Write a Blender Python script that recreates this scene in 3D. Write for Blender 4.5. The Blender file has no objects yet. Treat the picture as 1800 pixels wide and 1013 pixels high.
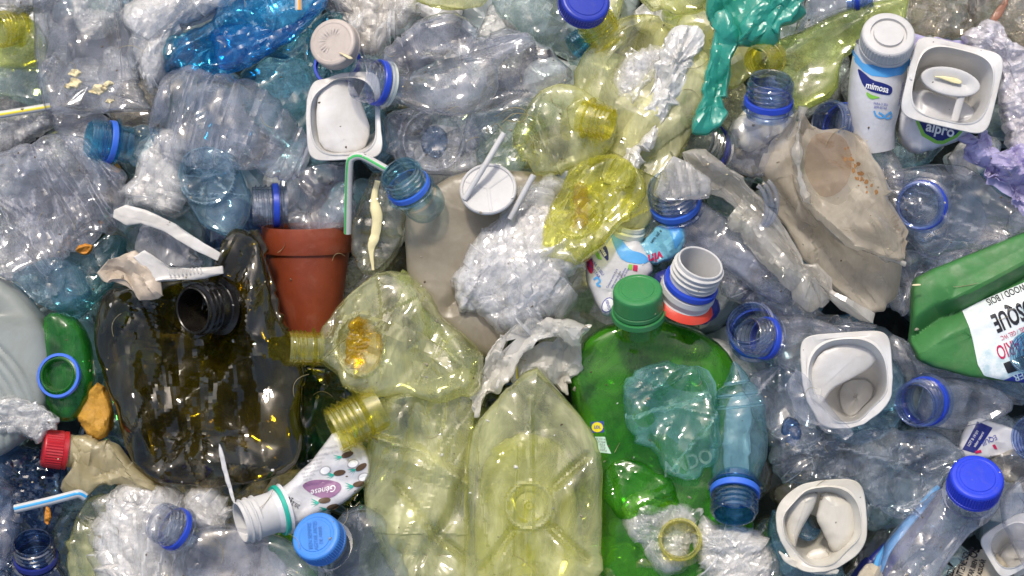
import bpy, math
import numpy as np
from mathutils import Vector
from mathutils.bvhtree import BVHTree

# ------------------------------------------------------------------ camera, sky, sun, exposure
S = 0.6 / 1800.0            # metres per unit on the reference plane
H = 4500.0                  # camera height above that plane, same units
sc = bpy.context.scene
COL = sc.collection
cam = bpy.data.objects.new('camera', bpy.data.cameras.new('camera'))
COL.objects.link(cam)
cam.location = (0, 0, H * S)
cam.data.sensor_width = 36
cam.data.lens = 36 * H / 1800.0
cam.data.clip_start = 0.05
cam.data.clip_end = 500
sc.camera = cam
SUN_EL, SUN_AZ = 52.0, 14.0      # azimuth: degrees left of the picture's top
w = bpy.data.worlds.new('World'); sc.world = w; w.use_nodes = True
nt = w.node_tree
sky = nt.nodes.new('ShaderNodeTexSky'); sky.sky_type = 'NISHITA'; sky.sun_disc = False
sky.sun_elevation = math.radians(SUN_EL); sky.sun_rotation = math.radians(-SUN_AZ)
sky.air_density = 1.0; sky.dust_density = 3.5; sky.ozone_density = 1.0
nt.nodes['Background'].inputs['Strength'].default_value = 0.15
nt.links.new(sky.outputs[0], nt.nodes['Background'].inputs[0])
sun = bpy.data.objects.new('sun', bpy.data.lights.new('sun', 'SUN'))
COL.objects.link(sun)
sun.data.energy = 2.4; sun.data.angle = math.radians(6.0); sun.data.color = (1.0, 0.93, 0.82)
_d = Vector((-math.sin(math.radians(SUN_AZ)) * math.cos(math.radians(SUN_EL)),
             math.cos(math.radians(SUN_AZ)) * math.cos(math.radians(SUN_EL)), math.sin(math.radians(SUN_EL))))
sun.rotation_euler = _d.to_track_quat('Z', 'Y').to_euler()
sun.location = (0, 0, 3)
sc.view_settings.view_transform = 'Standard'; sc.view_settings.look = 'None'
sc.view_settings.gamma = 1.0; sc.view_settings.exposure = 0.17
sc.render.engine = 'CYCLES'
cy = sc.cycles
cy.max_bounces = 16; cy.diffuse_bounces = 9; cy.glossy_bounces = 4; cy.transmission_bounces = 9
cy.transparent_max_bounces = 28; cy.caustics_reflective = False; cy.caustics_refractive = False
cy.use_denoising = True; cy.sample_clamp_indirect = 4.0

# ------------------------------------------------------------------ materials
MATS = {}
def _nodes(name):
    m = bpy.data.materials.new(name); m.use_nodes = True
    t = m.node_tree; t.nodes.clear()
    out = t.nodes.new('ShaderNodeOutputMaterial')
    return m, t, out
def N(t, typ, **kw):
    n = t.nodes.new(typ)
    for k, v in kw.items():
        if k.startswith('i_'):
            key = k[2:]
            n.inputs[int(key) if key.isdigit() else key].default_value = v
        else:
            setattr(n, k, v)
    return n
def L(t, a, b): t.links.new(a, b)
def math_(t, op, a, b=None, c=None, clamp=False):
    n = N(t, 'ShaderNodeMath', operation=op, use_clamp=clamp)
    for i, x in enumerate((a, b, c)):
        if x is None: continue
        if isinstance(x, (int, float)): n.inputs[i].default_value = x
        else: L(t, x, n.inputs[i])
    return n.outputs[0]
def coords(t, stretch=(1, 1, 1), rot=0.0):
    tc = N(t, 'ShaderNodeTexCoord'); mp = N(t, 'ShaderNodeMapping')
    mp.inputs['Scale'].default_value = stretch; mp.inputs['Rotation'].default_value = (0, 0, rot)
    L(t, tc.outputs['Object'], mp.inputs[0])
    return mp.outputs[0]
def noise(t, vec, scale, detail=4, rough=0.6, dist=0.0):
    n = N(t, 'ShaderNodeTexNoise'); n.inputs['Scale'].default_value = scale
    n.inputs['Detail'].default_value = detail; n.inputs['Roughness'].default_value = rough
    n.inputs['Distortion'].default_value = dist
    L(t, vec, n.inputs['Vector'])
    return n.outputs['Fac']
def ramp(t, fac, lo, hi, a=0.0, b=1.0):
    n = N(t, 'ShaderNodeMapRange'); n.clamp = True
    for i, v in zip((1, 2, 3, 4), (lo, hi, a, b)): n.inputs[i].default_value = v
    L(t, fac, n.inputs[0]); return n.outputs[0]
def schlick(t, f0, normal=None):
    lw = N(t, 'ShaderNodeLayerWeight'); lw.inputs['Blend'].default_value = 0.5
    if normal is not None: L(t, normal, lw.inputs['Normal'])
    p = math_(t, 'POWER', lw.outputs['Facing'], 3.6)
    return math_(t, 'MULTIPLY_ADD', p, 0.95 - f0, f0), lw.outputs['Facing']
def mixs(t, fac, a, b):
    n = N(t, 'ShaderNodeMixShader')
    if isinstance(fac, (int, float)): n.inputs[0].default_value = fac
    else: L(t, fac, n.inputs[0])
    L(t, a, n.inputs[1]); L(t, b, n.inputs[2]); return n.outputs[0]
def mixc(t, fac, a, b, mode='MIX'):
    n = N(t, 'ShaderNodeMix', data_type='RGBA', blend_type=mode)
    if isinstance(fac, (int, float)): n.inputs[0].default_value = fac
    else: L(t, fac, n.inputs[0])
    for i, x in ((6, a), (7, b)):
        if isinstance(x, tuple): n.inputs[i].default_value = x + (1,) if len(x) == 3 else x
        else: L(t, x, n.inputs[i])
    return n.outputs[2]

def pet(name, tint, haze=0.10, hazecol=(0.72, 0.74, 0.80), rough=0.085, f0=0.085, bump=0.02, bscale=60, dirt=0.0, dirtcol=(0.30, 0.24, 0.15), edgep=4.0, stress=0.45, rimveil=0.32):
    """thin clear plastic wall: tinted see-through film with scratches, a glossy skin and fine wrinkles"""
    if name in MATS: return MATS[name]
    m, t, out = _nodes(name)
    co = coords(t)
    n1 = noise(t, co, bscale, 3, 0.55, 0.6)
    n2 = noise(t, coords(t, (1, 0.25, 1), 0.7), bscale * 3.2, 2, 0.5, 0.3)
    hgt = math_(t, 'MULTIPLY_ADD', n2, 0.25, n1)
    bp = N(t, 'ShaderNodeBump'); bp.inputs['Strength'].default_value = bump; bp.inputs['Distance'].default_value = 0.004
    L(t, hgt, bp.inputs['Height'])
    F, facing = schlick(t, f0, bp.outputs[0])
    deep = tuple(c ** edgep for c in tint)
    edge = math_(t, 'POWER', facing, 2.0)
    tr = N(t, 'ShaderNodeBsdfTransparent'); L(t, mixc(t, edge, tint, deep), tr.inputs[0])
    hz = mixc(t, ramp(t, noise(t, co, 45, 5, 0.7), 0.5, 0.75), hazecol, dirtcol) if dirt else None
    df = N(t, 'ShaderNodeBsdfDiffuse'); tl = N(t, 'ShaderNodeBsdfTranslucent')
    for b in (df, tl):
        b.inputs[0].default_value = hazecol + (1,)
        if hz is not None: L(t, hz, b.inputs[0])
    veil = mixs(t, 0.5, df.outputs[0], tl.outputs[0])
    pat = ramp(t, noise(t, coords(t, (1, 0.5, 1), 0.4), 30, 5, 0.65, 0.8), 0.38, 0.70, 0.15 * haze, min(2.3 * haze, 0.97))
    if dirt:
        pat = math_(t, 'MAXIMUM', pat, ramp(t, noise(t, co, 160, 5, 0.7), 0.66 - 0.1 * dirt, 0.78, 0.0, 0.85))
    st_ = N(t, 'ShaderNodeAttribute', attribute_name='stress')
    pat = math_(t, 'MAXIMUM', pat, math_(t, 'MULTIPLY', st_.outputs['Fac'], stress))
    pat = math_(t, 'MAXIMUM', pat, math_(t, 'MULTIPLY', math_(t, 'POWER', facing, 3.0), rimveil))   # longer path through the wall at grazing angles
    base = mixs(t, pat, tr.outputs[0], veil)
    gl = N(t, 'ShaderNodeBsdfGlossy'); gl.inputs['Roughness'].default_value = rough
    L(t, bp.outputs[0], gl.inputs['Normal'])
    L(t, mixs(t, F, base, gl.outputs[0]), out.inputs[0])
    MATS[name] = m; return m

def film(name, col, alpha=0.6, rough=0.11, bump=0.4, scale=130, stretch=(1, 0.22, 1), f0=0.16, spread=0.28):
    """thin crinkled wrap: milky, partly see-through in streaks"""
    if name in MATS: return MATS[name]
    m, t, out = _nodes(name)
    co = coords(t, stretch, 0.6); cr = coords(t)
    a1 = noise(t, co, scale, 5, 0.65, 1.0); a2 = noise(t, cr, scale * 1.7, 4, 0.65, 1.6)
    a3 = noise(t, coords(t, (0.2, 1, 1), -0.3), scale * 3, 3, 0.6, 0.5)
    hgt = math_(t, 'ADD', math_(t, 'MULTIPLY_ADD', a2, 0.8, a1), math_(t, 'MULTIPLY', a3, 0.5))
    bp = N(t, 'ShaderNodeBump'); bp.inputs['Strength'].default_value = bump; bp.inputs['Distance'].default_value = 0.004
    L(t, hgt, bp.inputs['Height'])
    F, _ = schlick(t, f0, bp.outputs[0])
    df = N(t, 'ShaderNodeBsdfDiffuse'); tl = N(t, 'ShaderNodeBsdfTranslucent')
    c = mixc(t, ramp(t, noise(t, cr, 24, 4), 0.4, 0.75), col, tuple(x * y for x, y in zip(col, (0.92, 0.88, 0.82))))
    for b in (df, tl): L(t, c, b.inputs[0])
    veil = mixs(t, 0.30, df.outputs[0], tl.outputs[0])
    tr = N(t, 'ShaderNodeBsdfTransparent'); tr.inputs[0].default_value = tuple(min(0.97, 0.6 + 0.42 * x) for x in col) + (1,)
    pat = ramp(t, math_(t, 'MULTIPLY_ADD', a1, 0.45, math_(t, 'MULTIPLY_ADD', a2, 0.25, math_(t, 'MULTIPLY', a3, 0.3))), 0.40, 0.60, max(0.0, alpha - spread), min(1.0, alpha + spread))
    base = mixs(t, pat, tr.outputs[0], veil)
    gl = N(t, 'ShaderNodeBsdfGlossy'); gl.inputs['Roughness'].default_value = rough; L(t, bp.outputs[0], gl.inputs['Normal'])
    L(t, mixs(t, F, base, gl.outputs[0]), out.inputs[0])
    MATS[name] = m; return m

def solid(name, col, rough=0.38, var=0.12, bump=0.08, dirt=0.15, dirtcol=(0.25, 0.2, 0.14), sss=0.0, spec=0.5):
    """opaque moulded plastic or print, slightly soiled and scuffed"""
    if name in MATS: return MATS[name]
    m, t, out = _nodes(name)
    co = coords(t)
    p = N(t, 'ShaderNodeBsdfPrincipled')
    n1 = noise(t, co, 60, 5, 0.65)
    c = mixc(t, ramp(t, n1, 0.3, 0.7), tuple(x * (1 - var) for x in col), tuple(min(1, x * (1 + var * 0.5)) for x in col))
    if dirt:
        c = mixc(t, math_(t, 'MAXIMUM', ramp(t, noise(t, co, 420, 3, 0.7), 0.69, 0.78, 0, min(dirt * 3.2, .9)), ramp(t, noise(t, co, 38, 6, 0.72, 0.7), 0.50, 0.76, 0, min(dirt * 1.6, .9))), c, dirtcol)
    L(t, c, p.inputs['Base Color'])
    L(t, ramp(t, noise(t, co, 140, 4), 0.3, 0.7, rough * 0.8, rough * 1.25), p.inputs['Roughness'])
    p.inputs['Specular IOR Level'].default_value = spec
    if sss:
        p.inputs['Subsurface Weight'].default_value = sss; p.inputs['Subsurface Radius'].default_value = (0.004, 0.004, 0.004)
        p.inputs['Subsurface Scale'].default_value = 1.0
    bp = N(t, 'ShaderNodeBump'); bp.inputs['Strength'].default_value = bump; bp.inputs['Distance'].default_value = 0.002
    L(t, noise(t, co, 220, 4, 0.6), bp.inputs['Height']); L(t, bp.outputs[0], p.inputs['Normal'])
    L(t, p.outputs[0], out.inputs[0])
    MATS[name] = m; return m

def sheetmat(name, col, trans=0.35, rough=0.4, bump=0.1, see=0.0, bscale=120, dirt=0.3, dirtcol=(0.22, 0.15, 0.08), f0=0.05, stain=0.0):
    """thin opaque or milky sheet that lets some light through, with grime"""
    if name in MATS: return MATS[name]
    m, t, out = _nodes(name)
    co = coords(t)
    c = mixc(t, ramp(t, noise(t, co, 30, 5, 0.7, 0.5), 0.35, 0.7), col, tuple(x * y for x, y in zip(col, (0.80, 0.76, 0.70))))
    if dirt:
        spk = ramp(t, noise(t, co, 330, 5, 0.75), 0.60, 0.74, 0, dirt)
        area = ramp(t, noise(t, co, 22, 4, 0.6), 0.45, 0.65)
        c = mixc(t, math_(t, 'MULTIPLY', spk, area), c, dirtcol)
    if stain:
        c = mixc(t, ramp(t, noise(t, co, 34, 6, 0.75, 1.2), 0.58, 0.72, 0, stain), c, (0.28, 0.15, 0.05))
    df = N(t, 'ShaderNodeBsdfDiffuse'); tl = N(t, 'ShaderNodeBsdfTranslucent')
    for b in (df, tl): L(t, c, b.inputs[0])
    bp = N(t, 'ShaderNodeBump'); bp.inputs['Strength'].default_value = bump; bp.inputs['Distance'].default_value = 0.004
    L(t, noise(t, co, bscale, 4, 0.6, 0.5), bp.inputs['Height'])
    L(t, bp.outputs[0], df.inputs['Normal'])
    base = mixs(t, trans, df.outputs[0], tl.outputs[0])
    if see:
        tr = N(t, 'ShaderNodeBsdfTransparent'); tr.inputs[0].default_value = tuple(min(.97, .45 + .55 * x / max(col)) for x in col) + (1,)
        pat = ramp(t, noise(t, coords(t, (1, .4, 1), .5), 38, 5, .65, .6), 0.3, 0.7, see * 1.5, see * 0.5)
        base = mixs(t, pat, base, tr.outputs[0])
    F, _ = schlick(t, f0, bp.outputs[0])
    gl = N(t, 'ShaderNodeBsdfGlossy'); gl.inputs['Roughness'].default_value = rough; L(t, bp.outputs[0], gl.inputs['Normal'])
    L(t, mixs(t, F, base, gl.outputs[0]), out.inputs[0])
    MATS[name] = m; return m

CLEAR = pet('clear_pet', (0.992, 0.993, 0.997), haze=0.1, hazecol=(0.86, 0.87, 0.95), edgep=40)
HAZY = pet('scuffed_clear_pet', (0.985, 0.988, 0.995), haze=0.2, hazecol=(0.84, 0.85, 0.95), dirt=0.10, edgep=22)
GREYC = pet('grey_clear_pet', (0.972, 0.977, 0.985), haze=0.16, hazecol=(0.78, 0.8, 0.89), dirt=0.12, edgep=22)
CBLUE = pet('pale_blue_pet', (0.8, 0.93, 0.975), haze=0.15, hazecol=(0.55, 0.77, 0.93))
NBLUE = pet('blue_tinted_thick_pet', (0.74, 0.82, 0.96), haze=0.05, hazecol=(0.4, 0.52, 0.85), f0=0.13, bump=0.05, stress=0.06, rough=0.05, edgep=6, rimveil=0.1)
NCYAN = pet('cyan_tinted_thick_pet', (0.5, 0.84, 0.95), haze=0.08, hazecol=(0.16, 0.50, 0.70), f0=0.13, bump=0.05, stress=0.06, rough=0.05, rimveil=0.1)
NCLEAR = pet('thick_clear_pet', (0.93, 0.945, 0.975), haze=0.06, hazecol=(0.65, 0.68, 0.78), f0=0.13, bump=0.05, stress=0.06, rough=0.05, edgep=9, rimveil=0.1)
NTEAL = pet('teal_tinted_thick_pet', (0.70, 0.87, 0.92), haze=0.14, hazecol=(0.26, 0.48, 0.58), f0=0.13, bump=0.05, stress=0.06, rough=0.05)
NYEL = pet('yellow_thick_pet', (0.985, 0.96, 0.5), haze=0.14, hazecol=(0.95, 0.88, 0.12), f0=0.13, bump=0.05, edgep=4, stress=0.06, rough=0.05)
NDARK = pet('dark_blue_thick_pet', (0.40, 0.54, 0.74), haze=0.12, hazecol=(0.10, 0.17, 0.34), f0=0.13, bump=0.05, stress=0.06, rough=0.05, rimveil=0.1)
BLUE = pet('deep_blue_pet', (0.3, 0.72, 0.94), haze=0.3, hazecol=(0.05, 0.42, 0.82), f0=0.12, edgep=2, rimveil=0.1)
CYAN = pet('bright_cyan_pet', (0.4, 0.88, 0.95), haze=0.40, hazecol=(0.10, 0.62, 0.80), f0=0.12, edgep=2)
TEALD = pet('dark_teal_pet', (0.62, 0.86, 0.89), haze=0.14, hazecol=(0.22, 0.46, 0.52))
TEALC = pet('pale_teal_pet', (0.9, 0.965, 0.955), haze=0.2, hazecol=(0.62, 0.74, 0.75))
TEAL = pet('teal_pet', (0.74, 0.95, 0.92), haze=0.2, hazecol=(0.42, 0.8, 0.78))
PYEL = pet('pale_yellow_pet', (0.978, 0.985, 0.81), haze=0.3, hazecol=(0.95, 0.94, 0.5), f0=0.1, edgep=5)
YEL = pet('yellow_pet', (0.98, 0.97, 0.48), haze=0.3, hazecol=(0.93, 0.92, 0.2), f0=0.1, edgep=3)
LEMON = pet('lemon_pet', (0.985, 0.98, 0.72), haze=0.34, hazecol=(0.95, 0.93, 0.52), f0=0.1, edgep=3.5)
YGRN = pet('yellow_green_pet', (0.91, 0.95, 0.62), haze=0.22, hazecol=(0.7, 0.78, 0.28), edgep=3, f0=0.075)
AMBER = pet('amber_pet', (0.98, 0.84, 0.14), haze=0.42, hazecol=(0.95, 0.62, 0.03), f0=0.11, bump=0.4, edgep=3, stress=0.2)
OLIVE = pet('olive_pet', (0.54, 0.46, 0.10), haze=0.24, hazecol=(0.10, 0.08, 0.010), f0=0.085, rough=0.05, bump=0.06, bscale=40, edgep=2.5, rimveil=.08, stress=.25)
GREEN = pet('green_pet', (0.5, 0.86, 0.18), haze=0.42, hazecol=(0.09, 0.42, 0.02), f0=0.05, rough=0.10, edgep=2.5, rimveil=0.1)
GREEN2 = pet('mid_green_pet', (0.36, 0.78, 0.34), haze=0.42, hazecol=(0.06, 0.36, 0.06), f0=0.05, rough=0.15, edgep=2.5, rimveil=0.1)
DGREEN = pet('dark_green_pet', (0.16, 0.38, 0.24), haze=0.14, hazecol=(0.02, 0.09, 0.06), f0=0.06, rimveil=0.1)
BROWN = pet('brown_clear_film', (0.92, 0.88, 0.8), haze=0.24, hazecol=(0.52, 0.46, 0.38), dirt=0.3)
FILMW = film('milky_stretch_wrap', (0.93, 0.92, 0.915), alpha=0.7, bump=0.08, f0=0.13)
FILMWARM = film('warm_stretch_wrap', (0.92, 0.9, 0.87), alpha=0.68, bump=0.08, f0=0.13)
FILMG = film('grey_stretch_wrap', (0.70, 0.69, 0.68), alpha=0.6)
FILMC = film('clear_crinkled_wrap', (0.85, 0.85, 0.84), alpha=0.34, spread=0.26)
FILML = film('lilac_bubble_wrap', (0.92, 0.89, 0.97), alpha=0.75, stretch=(1, 1, 1), scale=170, bump=0.15)
SHEEN = pet('clear_stretch_film', (0.99, 0.99, 0.99), haze=0.3, hazecol=(0.95, 0.95, 0.95), f0=0.05, rough=0.18, bump=0.05, bscale=150, edgep=2, stress=0.8, rimveil=0.6)
FOAMW = film('white_foam_film', (0.93, 0.93, 0.93), alpha=0.88, spread=0.12)
DIRTW = film('dirty_white_netting', (0.9, 0.85, 0.77), alpha=0.75, stretch=(1, 1, 1), scale=150)
BEIGE = sheetmat('soiled_milky_plastic', (0.46, 0.41, 0.32), trans=0.38, rough=0.35, dirt=0.75, see=0.22)
BEIGE2 = sheetmat('brown_stained_milky_plastic', (0.88, 0.8, 0.68), trans=0.55, rough=0.5, dirt=0.4, see=0.44, stain=0.75, bump=0.12, f0=0.04)
BEIGE3 = sheetmat('torn_hazy_plastic', (0.88, 0.85, 0.79), trans=0.5, rough=0.2, dirt=0.3, see=0.5, stain=0.2, bump=0.12, f0=0.09)
STAINSHADE = sheetmat('brown_stain_and_shade', (0.50, 0.40, 0.31), trans=0.4, rough=0.5, dirt=0.6, see=0.3, stain=0.8, bump=0.1, f0=0.03)  # stain brown, kept dark so the hollow's shade is in the colour
RUST = solid('rusty_residue', (0.30, 0.15, 0.05), rough=.8, dirt=.3)
TORNW = sheetmat('torn_white_film', (0.94, 0.93, 0.89), trans=0.5, rough=0.25, dirt=0.15, see=0.18, bump=0.2)
JUGW = sheetmat('milky_white_plastic', (0.4, 0.45, 0.44), trans=0.35, rough=0.42, dirt=0.3, see=0.0, bump=0.04)
CREAM = sheetmat('yellowed_milky_plastic', (0.72, 0.64, 0.40), trans=0.45, rough=0.3, dirt=0.3, see=0.3, bump=0.15)
GLOVE = sheetmat('teal_green_film', (0.05, 0.52, 0.42), trans=0.42, rough=0.32, dirt=0.0, bump=0.15, bscale=70, f0=0.07, see=0.22)
PURPLE = sheetmat('violet_film', (0.66, 0.62, 0.95), trans=0.42, rough=0.28, dirt=0.0, bump=0.2, bscale=110, f0=0.06)
CUPW = sheetmat('white_cup_plastic', (0.82, 0.81, 0.79), trans=0.18, rough=0.36, dirt=0.12, bump=0.05, f0=0.05)
CUPC = sheetmat('cream_cup_plastic', (0.76, 0.735, 0.66), trans=0.18, rough=0.4, dirt=0.25, bump=0.05, f0=0.05)
CUPT = sheetmat('broken_cup_plastic', (0.75, 0.735, 0.71), trans=0.25, rough=0.36, dirt=0.2, bump=0.1)
CUPTAN = sheetmat('tan_stained_cup_plastic', (0.66, 0.56, 0.45), trans=0.3, rough=0.4, dirt=0.4, bump=0.25)
PLASTW = sheetmat('pearl_white_label', (0.68, 0.69, 0.73), trans=0.1, rough=0.33, dirt=0.1, bump=0.12, f0=0.06)
WHITE = solid('white_plastic', (0.54, 0.535, 0.53), sss=0.0, dirt=0.10, rough=0.55, spec=0.3)
WHITEG = solid('greyish_white_plastic', (0.66, 0.70, 0.62), dirt=0.2)
CAPBEIGE = solid('dirty_beige_cap_plastic', (0.46, 0.4, 0.36), rough=0.5, dirt=0.35)
CAPBLUE = solid('royal_blue_cap_plastic', (0.012, 0.04, 0.58), rough=0.42, dirt=0.14)
CAPNAVY = solid('dark_royal_blue_cap_plastic', (0.015, 0.035, 0.36), rough=0.4, dirt=0.14)
CAPSKY = solid('sky_blue_cap_plastic', (0.045, 0.22, 0.66), rough=0.5, dirt=0.14)
CAPGRN = solid('green_cap_plastic', (0.03, 0.20, 0.06), rough=0.45, dirt=0.14)
CAPRED = solid('red_cap_plastic', (0.42, 0.012, 0.02), rough=0.35, dirt=0.2)
COLLAR = solid('blue_collar_plastic', (0.02, 0.06, 0.48), rough=0.35, dirt=0.05)
COLLARL = solid('bright_blue_collar_plastic', (0.04, 0.14, 0.62), rough=0.35, dirt=0.05)
COLLARD = solid('navy_collar_plastic', (0.015, 0.025, 0.20), rough=0.35, dirt=0.05)
BLACK = solid('black_plastic', (0.008, 0.007, 0.006), rough=0.25, dirt=0.05)
TERRA = solid('terracotta_plastic', (0.235, 0.044, 0.015), rough=0.5, dirt=0.12, dirtcol=(0.5, 0.3, 0.22), var=0.2)
DETG = solid('green_detergent_plastic', (0.035, 0.17, 0.04), rough=0.6, dirt=0.15, bump=0.12)
NAVY = solid('navy_print', (0.012, 0.02, 0.16), rough=0.4, dirt=0.05)
INKBLK = solid('black_print', (0.015, 0.015, 0.02), rough=0.5, dirt=0.0)
INKBLUE = solid('blue_print', (0.03, 0.05, 0.35), rough=0.5, dirt=0.0)
SKYB = solid('sky_blue_print', (0.09, 0.36, 0.72), rough=0.4, dirt=0.05)
PALEB = sheetmat('pale_blue_pouch_film', (0.22, 0.56, 0.76), trans=0.2, rough=0.3, dirt=0.1, bump=0.3)
INKRED = solid('crimson_print', (0.50, 0.01, 0.08), rough=0.5, dirt=0.0)
REDBAND = solid('orange_red_print', (0.66, 0.06, 0.03), rough=0.4, dirt=0.1)
LIME = solid('lime_print', (0.22, 0.52, 0.06), rough=0.4, dirt=0.0)
MINT = solid('mint_print', (0.02, 0.40, 0.30), rough=0.4, dirt=0.0)
VIOLET = solid('mauve_print', (0.28, 0.14, 0.26), rough=0.4, dirt=0.0)
BROWNP = solid('brown_print', (0.10, 0.06, 0.03), rough=0.5, dirt=0.0)
GREYP = solid('grey_print', (0.40, 0.40, 0.42), rough=0.5, dirt=0.0)
WHITEP = solid('white_print', (0.85, 0.85, 0.85), rough=0.4, dirt=0.0)
MINTP = solid('pale_mint_print', (0.55, 0.75, 0.64), rough=0.4, dirt=0.0)
MINTD = sheetmat('faded_mint_print', (0.55, 0.78, 0.68), trans=0.3, see=0.7, dirt=0)
YELP = solid('yellow_print', (0.80, 0.68, 0.02), rough=0.4, dirt=0.0)
BUFF = sheetmat('buff_paper', (0.62, 0.55, 0.42), trans=0.2, rough=0.7, dirt=0.3, bump=0.2)
PAPERW = sheetmat('crumpled_white_paper', (0.76, 0.74, 0.66), trans=0.2, rough=0.6, dirt=0.5, bump=0.3)
ORANGE = solid('orange_food', (0.55, 0.22, 0.02), rough=0.55, dirt=0.3, bump=0.6)
CRUMB = solid('cream_food', (0.72, 0.62, 0.38), rough=0.6, dirt=0.3, bump=0.6)
YOLK = solid('pale_yellow_yoghurt', (0.78, 0.70, 0.40), rough=0.3, dirt=0.0)
HAIR = solid('straw_hair', (0.30, 0.25, 0.14), rough=0.6, dirt=0.0)
STEEL = solid('grime', (0.06, 0.05, 0.03), rough=0.9, dirt=0.0)
ORSTRIPE = solid('orange_stripe', (0.78, 0.35, 0.04), dirt=0.0)
YESTRIPE = solid('yellow_stripe', (0.75, 0.62, 0.04), dirt=0.0)
GRSTRIPE = solid('green_stripe', (0.06, 0.45, 0.12), dirt=0.0)
BLSTRIPE = solid('blue_stripe', (0.03, 0.32, 0.68), dirt=0.0)

# ------------------------------------------------------------------ mesh helpers (units: x right, y down, z to the viewer)
def make_mesh(name, V, faces, mats, fmat=None, smooth=True):
    me = bpy.data.meshes.new(name)
    faces = [np.asarray(f, dtype=np.int32) for f in faces if len(f)]
    nl = sum(f.size for f in faces); nf = sum(len(f) for f in faces)
    me.vertices.add(len(V)); me.vertices.foreach_set('co', np.ascontiguousarray(V, dtype=np.float32).ravel())
    me.loops.add(nl); me.loops.foreach_set('vertex_index', np.concatenate([f.ravel() for f in faces]))
    starts = []; p = 0
    for f in faces:
        starts.append(p + np.arange(len(f)) * f.shape[1]); p += f.size
    me.polygons.add(nf); me.polygons.foreach_set('loop_start', np.concatenate(starts).astype(np.int32))
    me.polygons.foreach_set('use_smooth', np.full(nf, smooth))
    for m in mats: me.materials.append(m)
    if fmat is not None: me.polygons.foreach_set('material_index', np.asarray(fmat, dtype=np.int32))
    me.update(calc_edges=True); me.validate()
    if smooth and len(V) > 3000:
        fn = np.empty(nf * 3, np.float32); me.polygons.foreach_get('normal', fn); fn = fn.reshape(-1, 3)
        if me.polygons and len(me.loops) == nl:
            li = np.empty(nl, np.int32); me.loops.foreach_get('vertex_index', li)
            lt = np.empty(len(me.polygons), np.int32); me.polygons.foreach_get('loop_total', lt)
            rep_ = np.repeat(fn, lt, 0); acc = np.stack([np.bincount(li, rep_[:, k], len(V)) for k in range(3)], 1)
            cnt = np.maximum(np.bincount(li, minlength=len(V)), 1); dev = 1 - np.linalg.norm(acc, axis=1) / cnt
            at = me.attributes.new('stress', 'FLOAT', 'POINT'); at.data.foreach_set('value', np.clip((dev - .010) * 14, 0, 1).astype(np.float32))
    if smooth: me.set_sharp_from_angle(angle=math.radians(20))
    return me
def join(*gs):
    V = []; F = []; o = 0
    for v, f in gs:
        V.append(v); F += [x + o for x in map(np.asarray, f)]; o += len(v)
    return np.concatenate(V), F
def grid_faces(nr, nc, wrap=True, o=0):
    r = np.arange(nr - 1)[:, None]; c = np.arange(nc if wrap else nc - 1)[None, :]; c2 = (c + 1) % nc
    return (np.stack([r * nc + c, r * nc + c2, (r + 1) * nc + c2, (r + 1) * nc + c], -1).reshape(-1, 4) + o)

class Thing:
    def __init__(s, name, label, cat, anchor, group=None, kind=None):
        s.a = np.array(anchor, float); s.f = S * (H - s.a[2]) / H
        s.loc = np.array([(s.a[0] - 900) * s.f, (506.5 - s.a[1]) * s.f, s.a[2] * S])
        s.name, s.label, s.cat, s.group, s.kind = name, label, cat, group, kind
        s.root = None; s.geo = {}
    def tag(s, o):
        o['label'] = s.label; o['category'] = s.cat
        if s.group: o['group'] = s.group
        if s.kind: o['kind'] = s.kind
    def world(s, V):
        return (V - s.a) * s.f * np.array([1, -1, 1])
    def part(s, name, g, mat, parent=None, smooth=True, label=None):
        if s.root is None:
            s.root = bpy.data.objects.new(s.name, None); COL.objects.link(s.root)
            s.root.location = s.loc; s.root.empty_display_size = 0.01; s.tag(s.root)
        o = bpy.data.objects.new(name, make_mesh(name, s.world(g[0]), g[1], [mat], smooth=smooth))
        COL.objects.link(o); o.parent = parent or s.root
        if label: o['label'] = label
        s.geo[o.name] = g
        return o
    def solo(s, g, mat, smooth=True):
        o = bpy.data.objects.new(s.name, make_mesh(s.name, s.world(g[0]), g[1], [mat], smooth=smooth))
        COL.objects.link(o); o.location = s.loc; s.tag(o); s.root = o
        return o

def bowls(P, size, seed, sgn=1.0):
    """creased relief: shallow facets that meet in sharp ridges"""
    r = np.random.default_rng(seed)
    ext = np.ptp(P, axis=0) + 1e-6
    K = int(np.clip(1.6 * ext[0] * ext[1] / size ** 2, 7, 520))
    K = int(min(K, 520)); C = P[r.integers(0, len(P), K)] + r.normal(0, size * .3, (K, 3))
    G = r.normal(0, 0.85, (K, 3)); off = r.normal(0, 0.30 * size, K)
    h = np.empty(len(P))
    for i in range(0, len(P), 4000):
        D = P[i:i + 4000, None, :] - C[None]
        h[i:i + 4000] = (-(D * D).sum(-1) / (2 * size) + (D * G).sum(-1) + off).max(1)
    h = (h - h.mean()) / (h.std() + 1e-9)
    return -sgn * np.clip(h, -2.4, 2.4)
def folds(P, size, seed, n=4):
    r = np.random.default_rng(seed + 77)
    W = P + size * 0.22 * np.sin(P[:, [1, 2, 0]] / (size * 1.7) + r.uniform(0, 6, 3))
    h = 0
    for i in range(n):
        d = r.normal(0, 1, 3) * (1, 1, .5); d /= np.linalg.norm(d)
        ph = (W @ d) / (size * r.uniform(1.2, 2.6)) + r.uniform(0, 1)
        h = h + np.abs(2 * (ph % 1) - 1) - 0.5
    return h / 0.6
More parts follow.
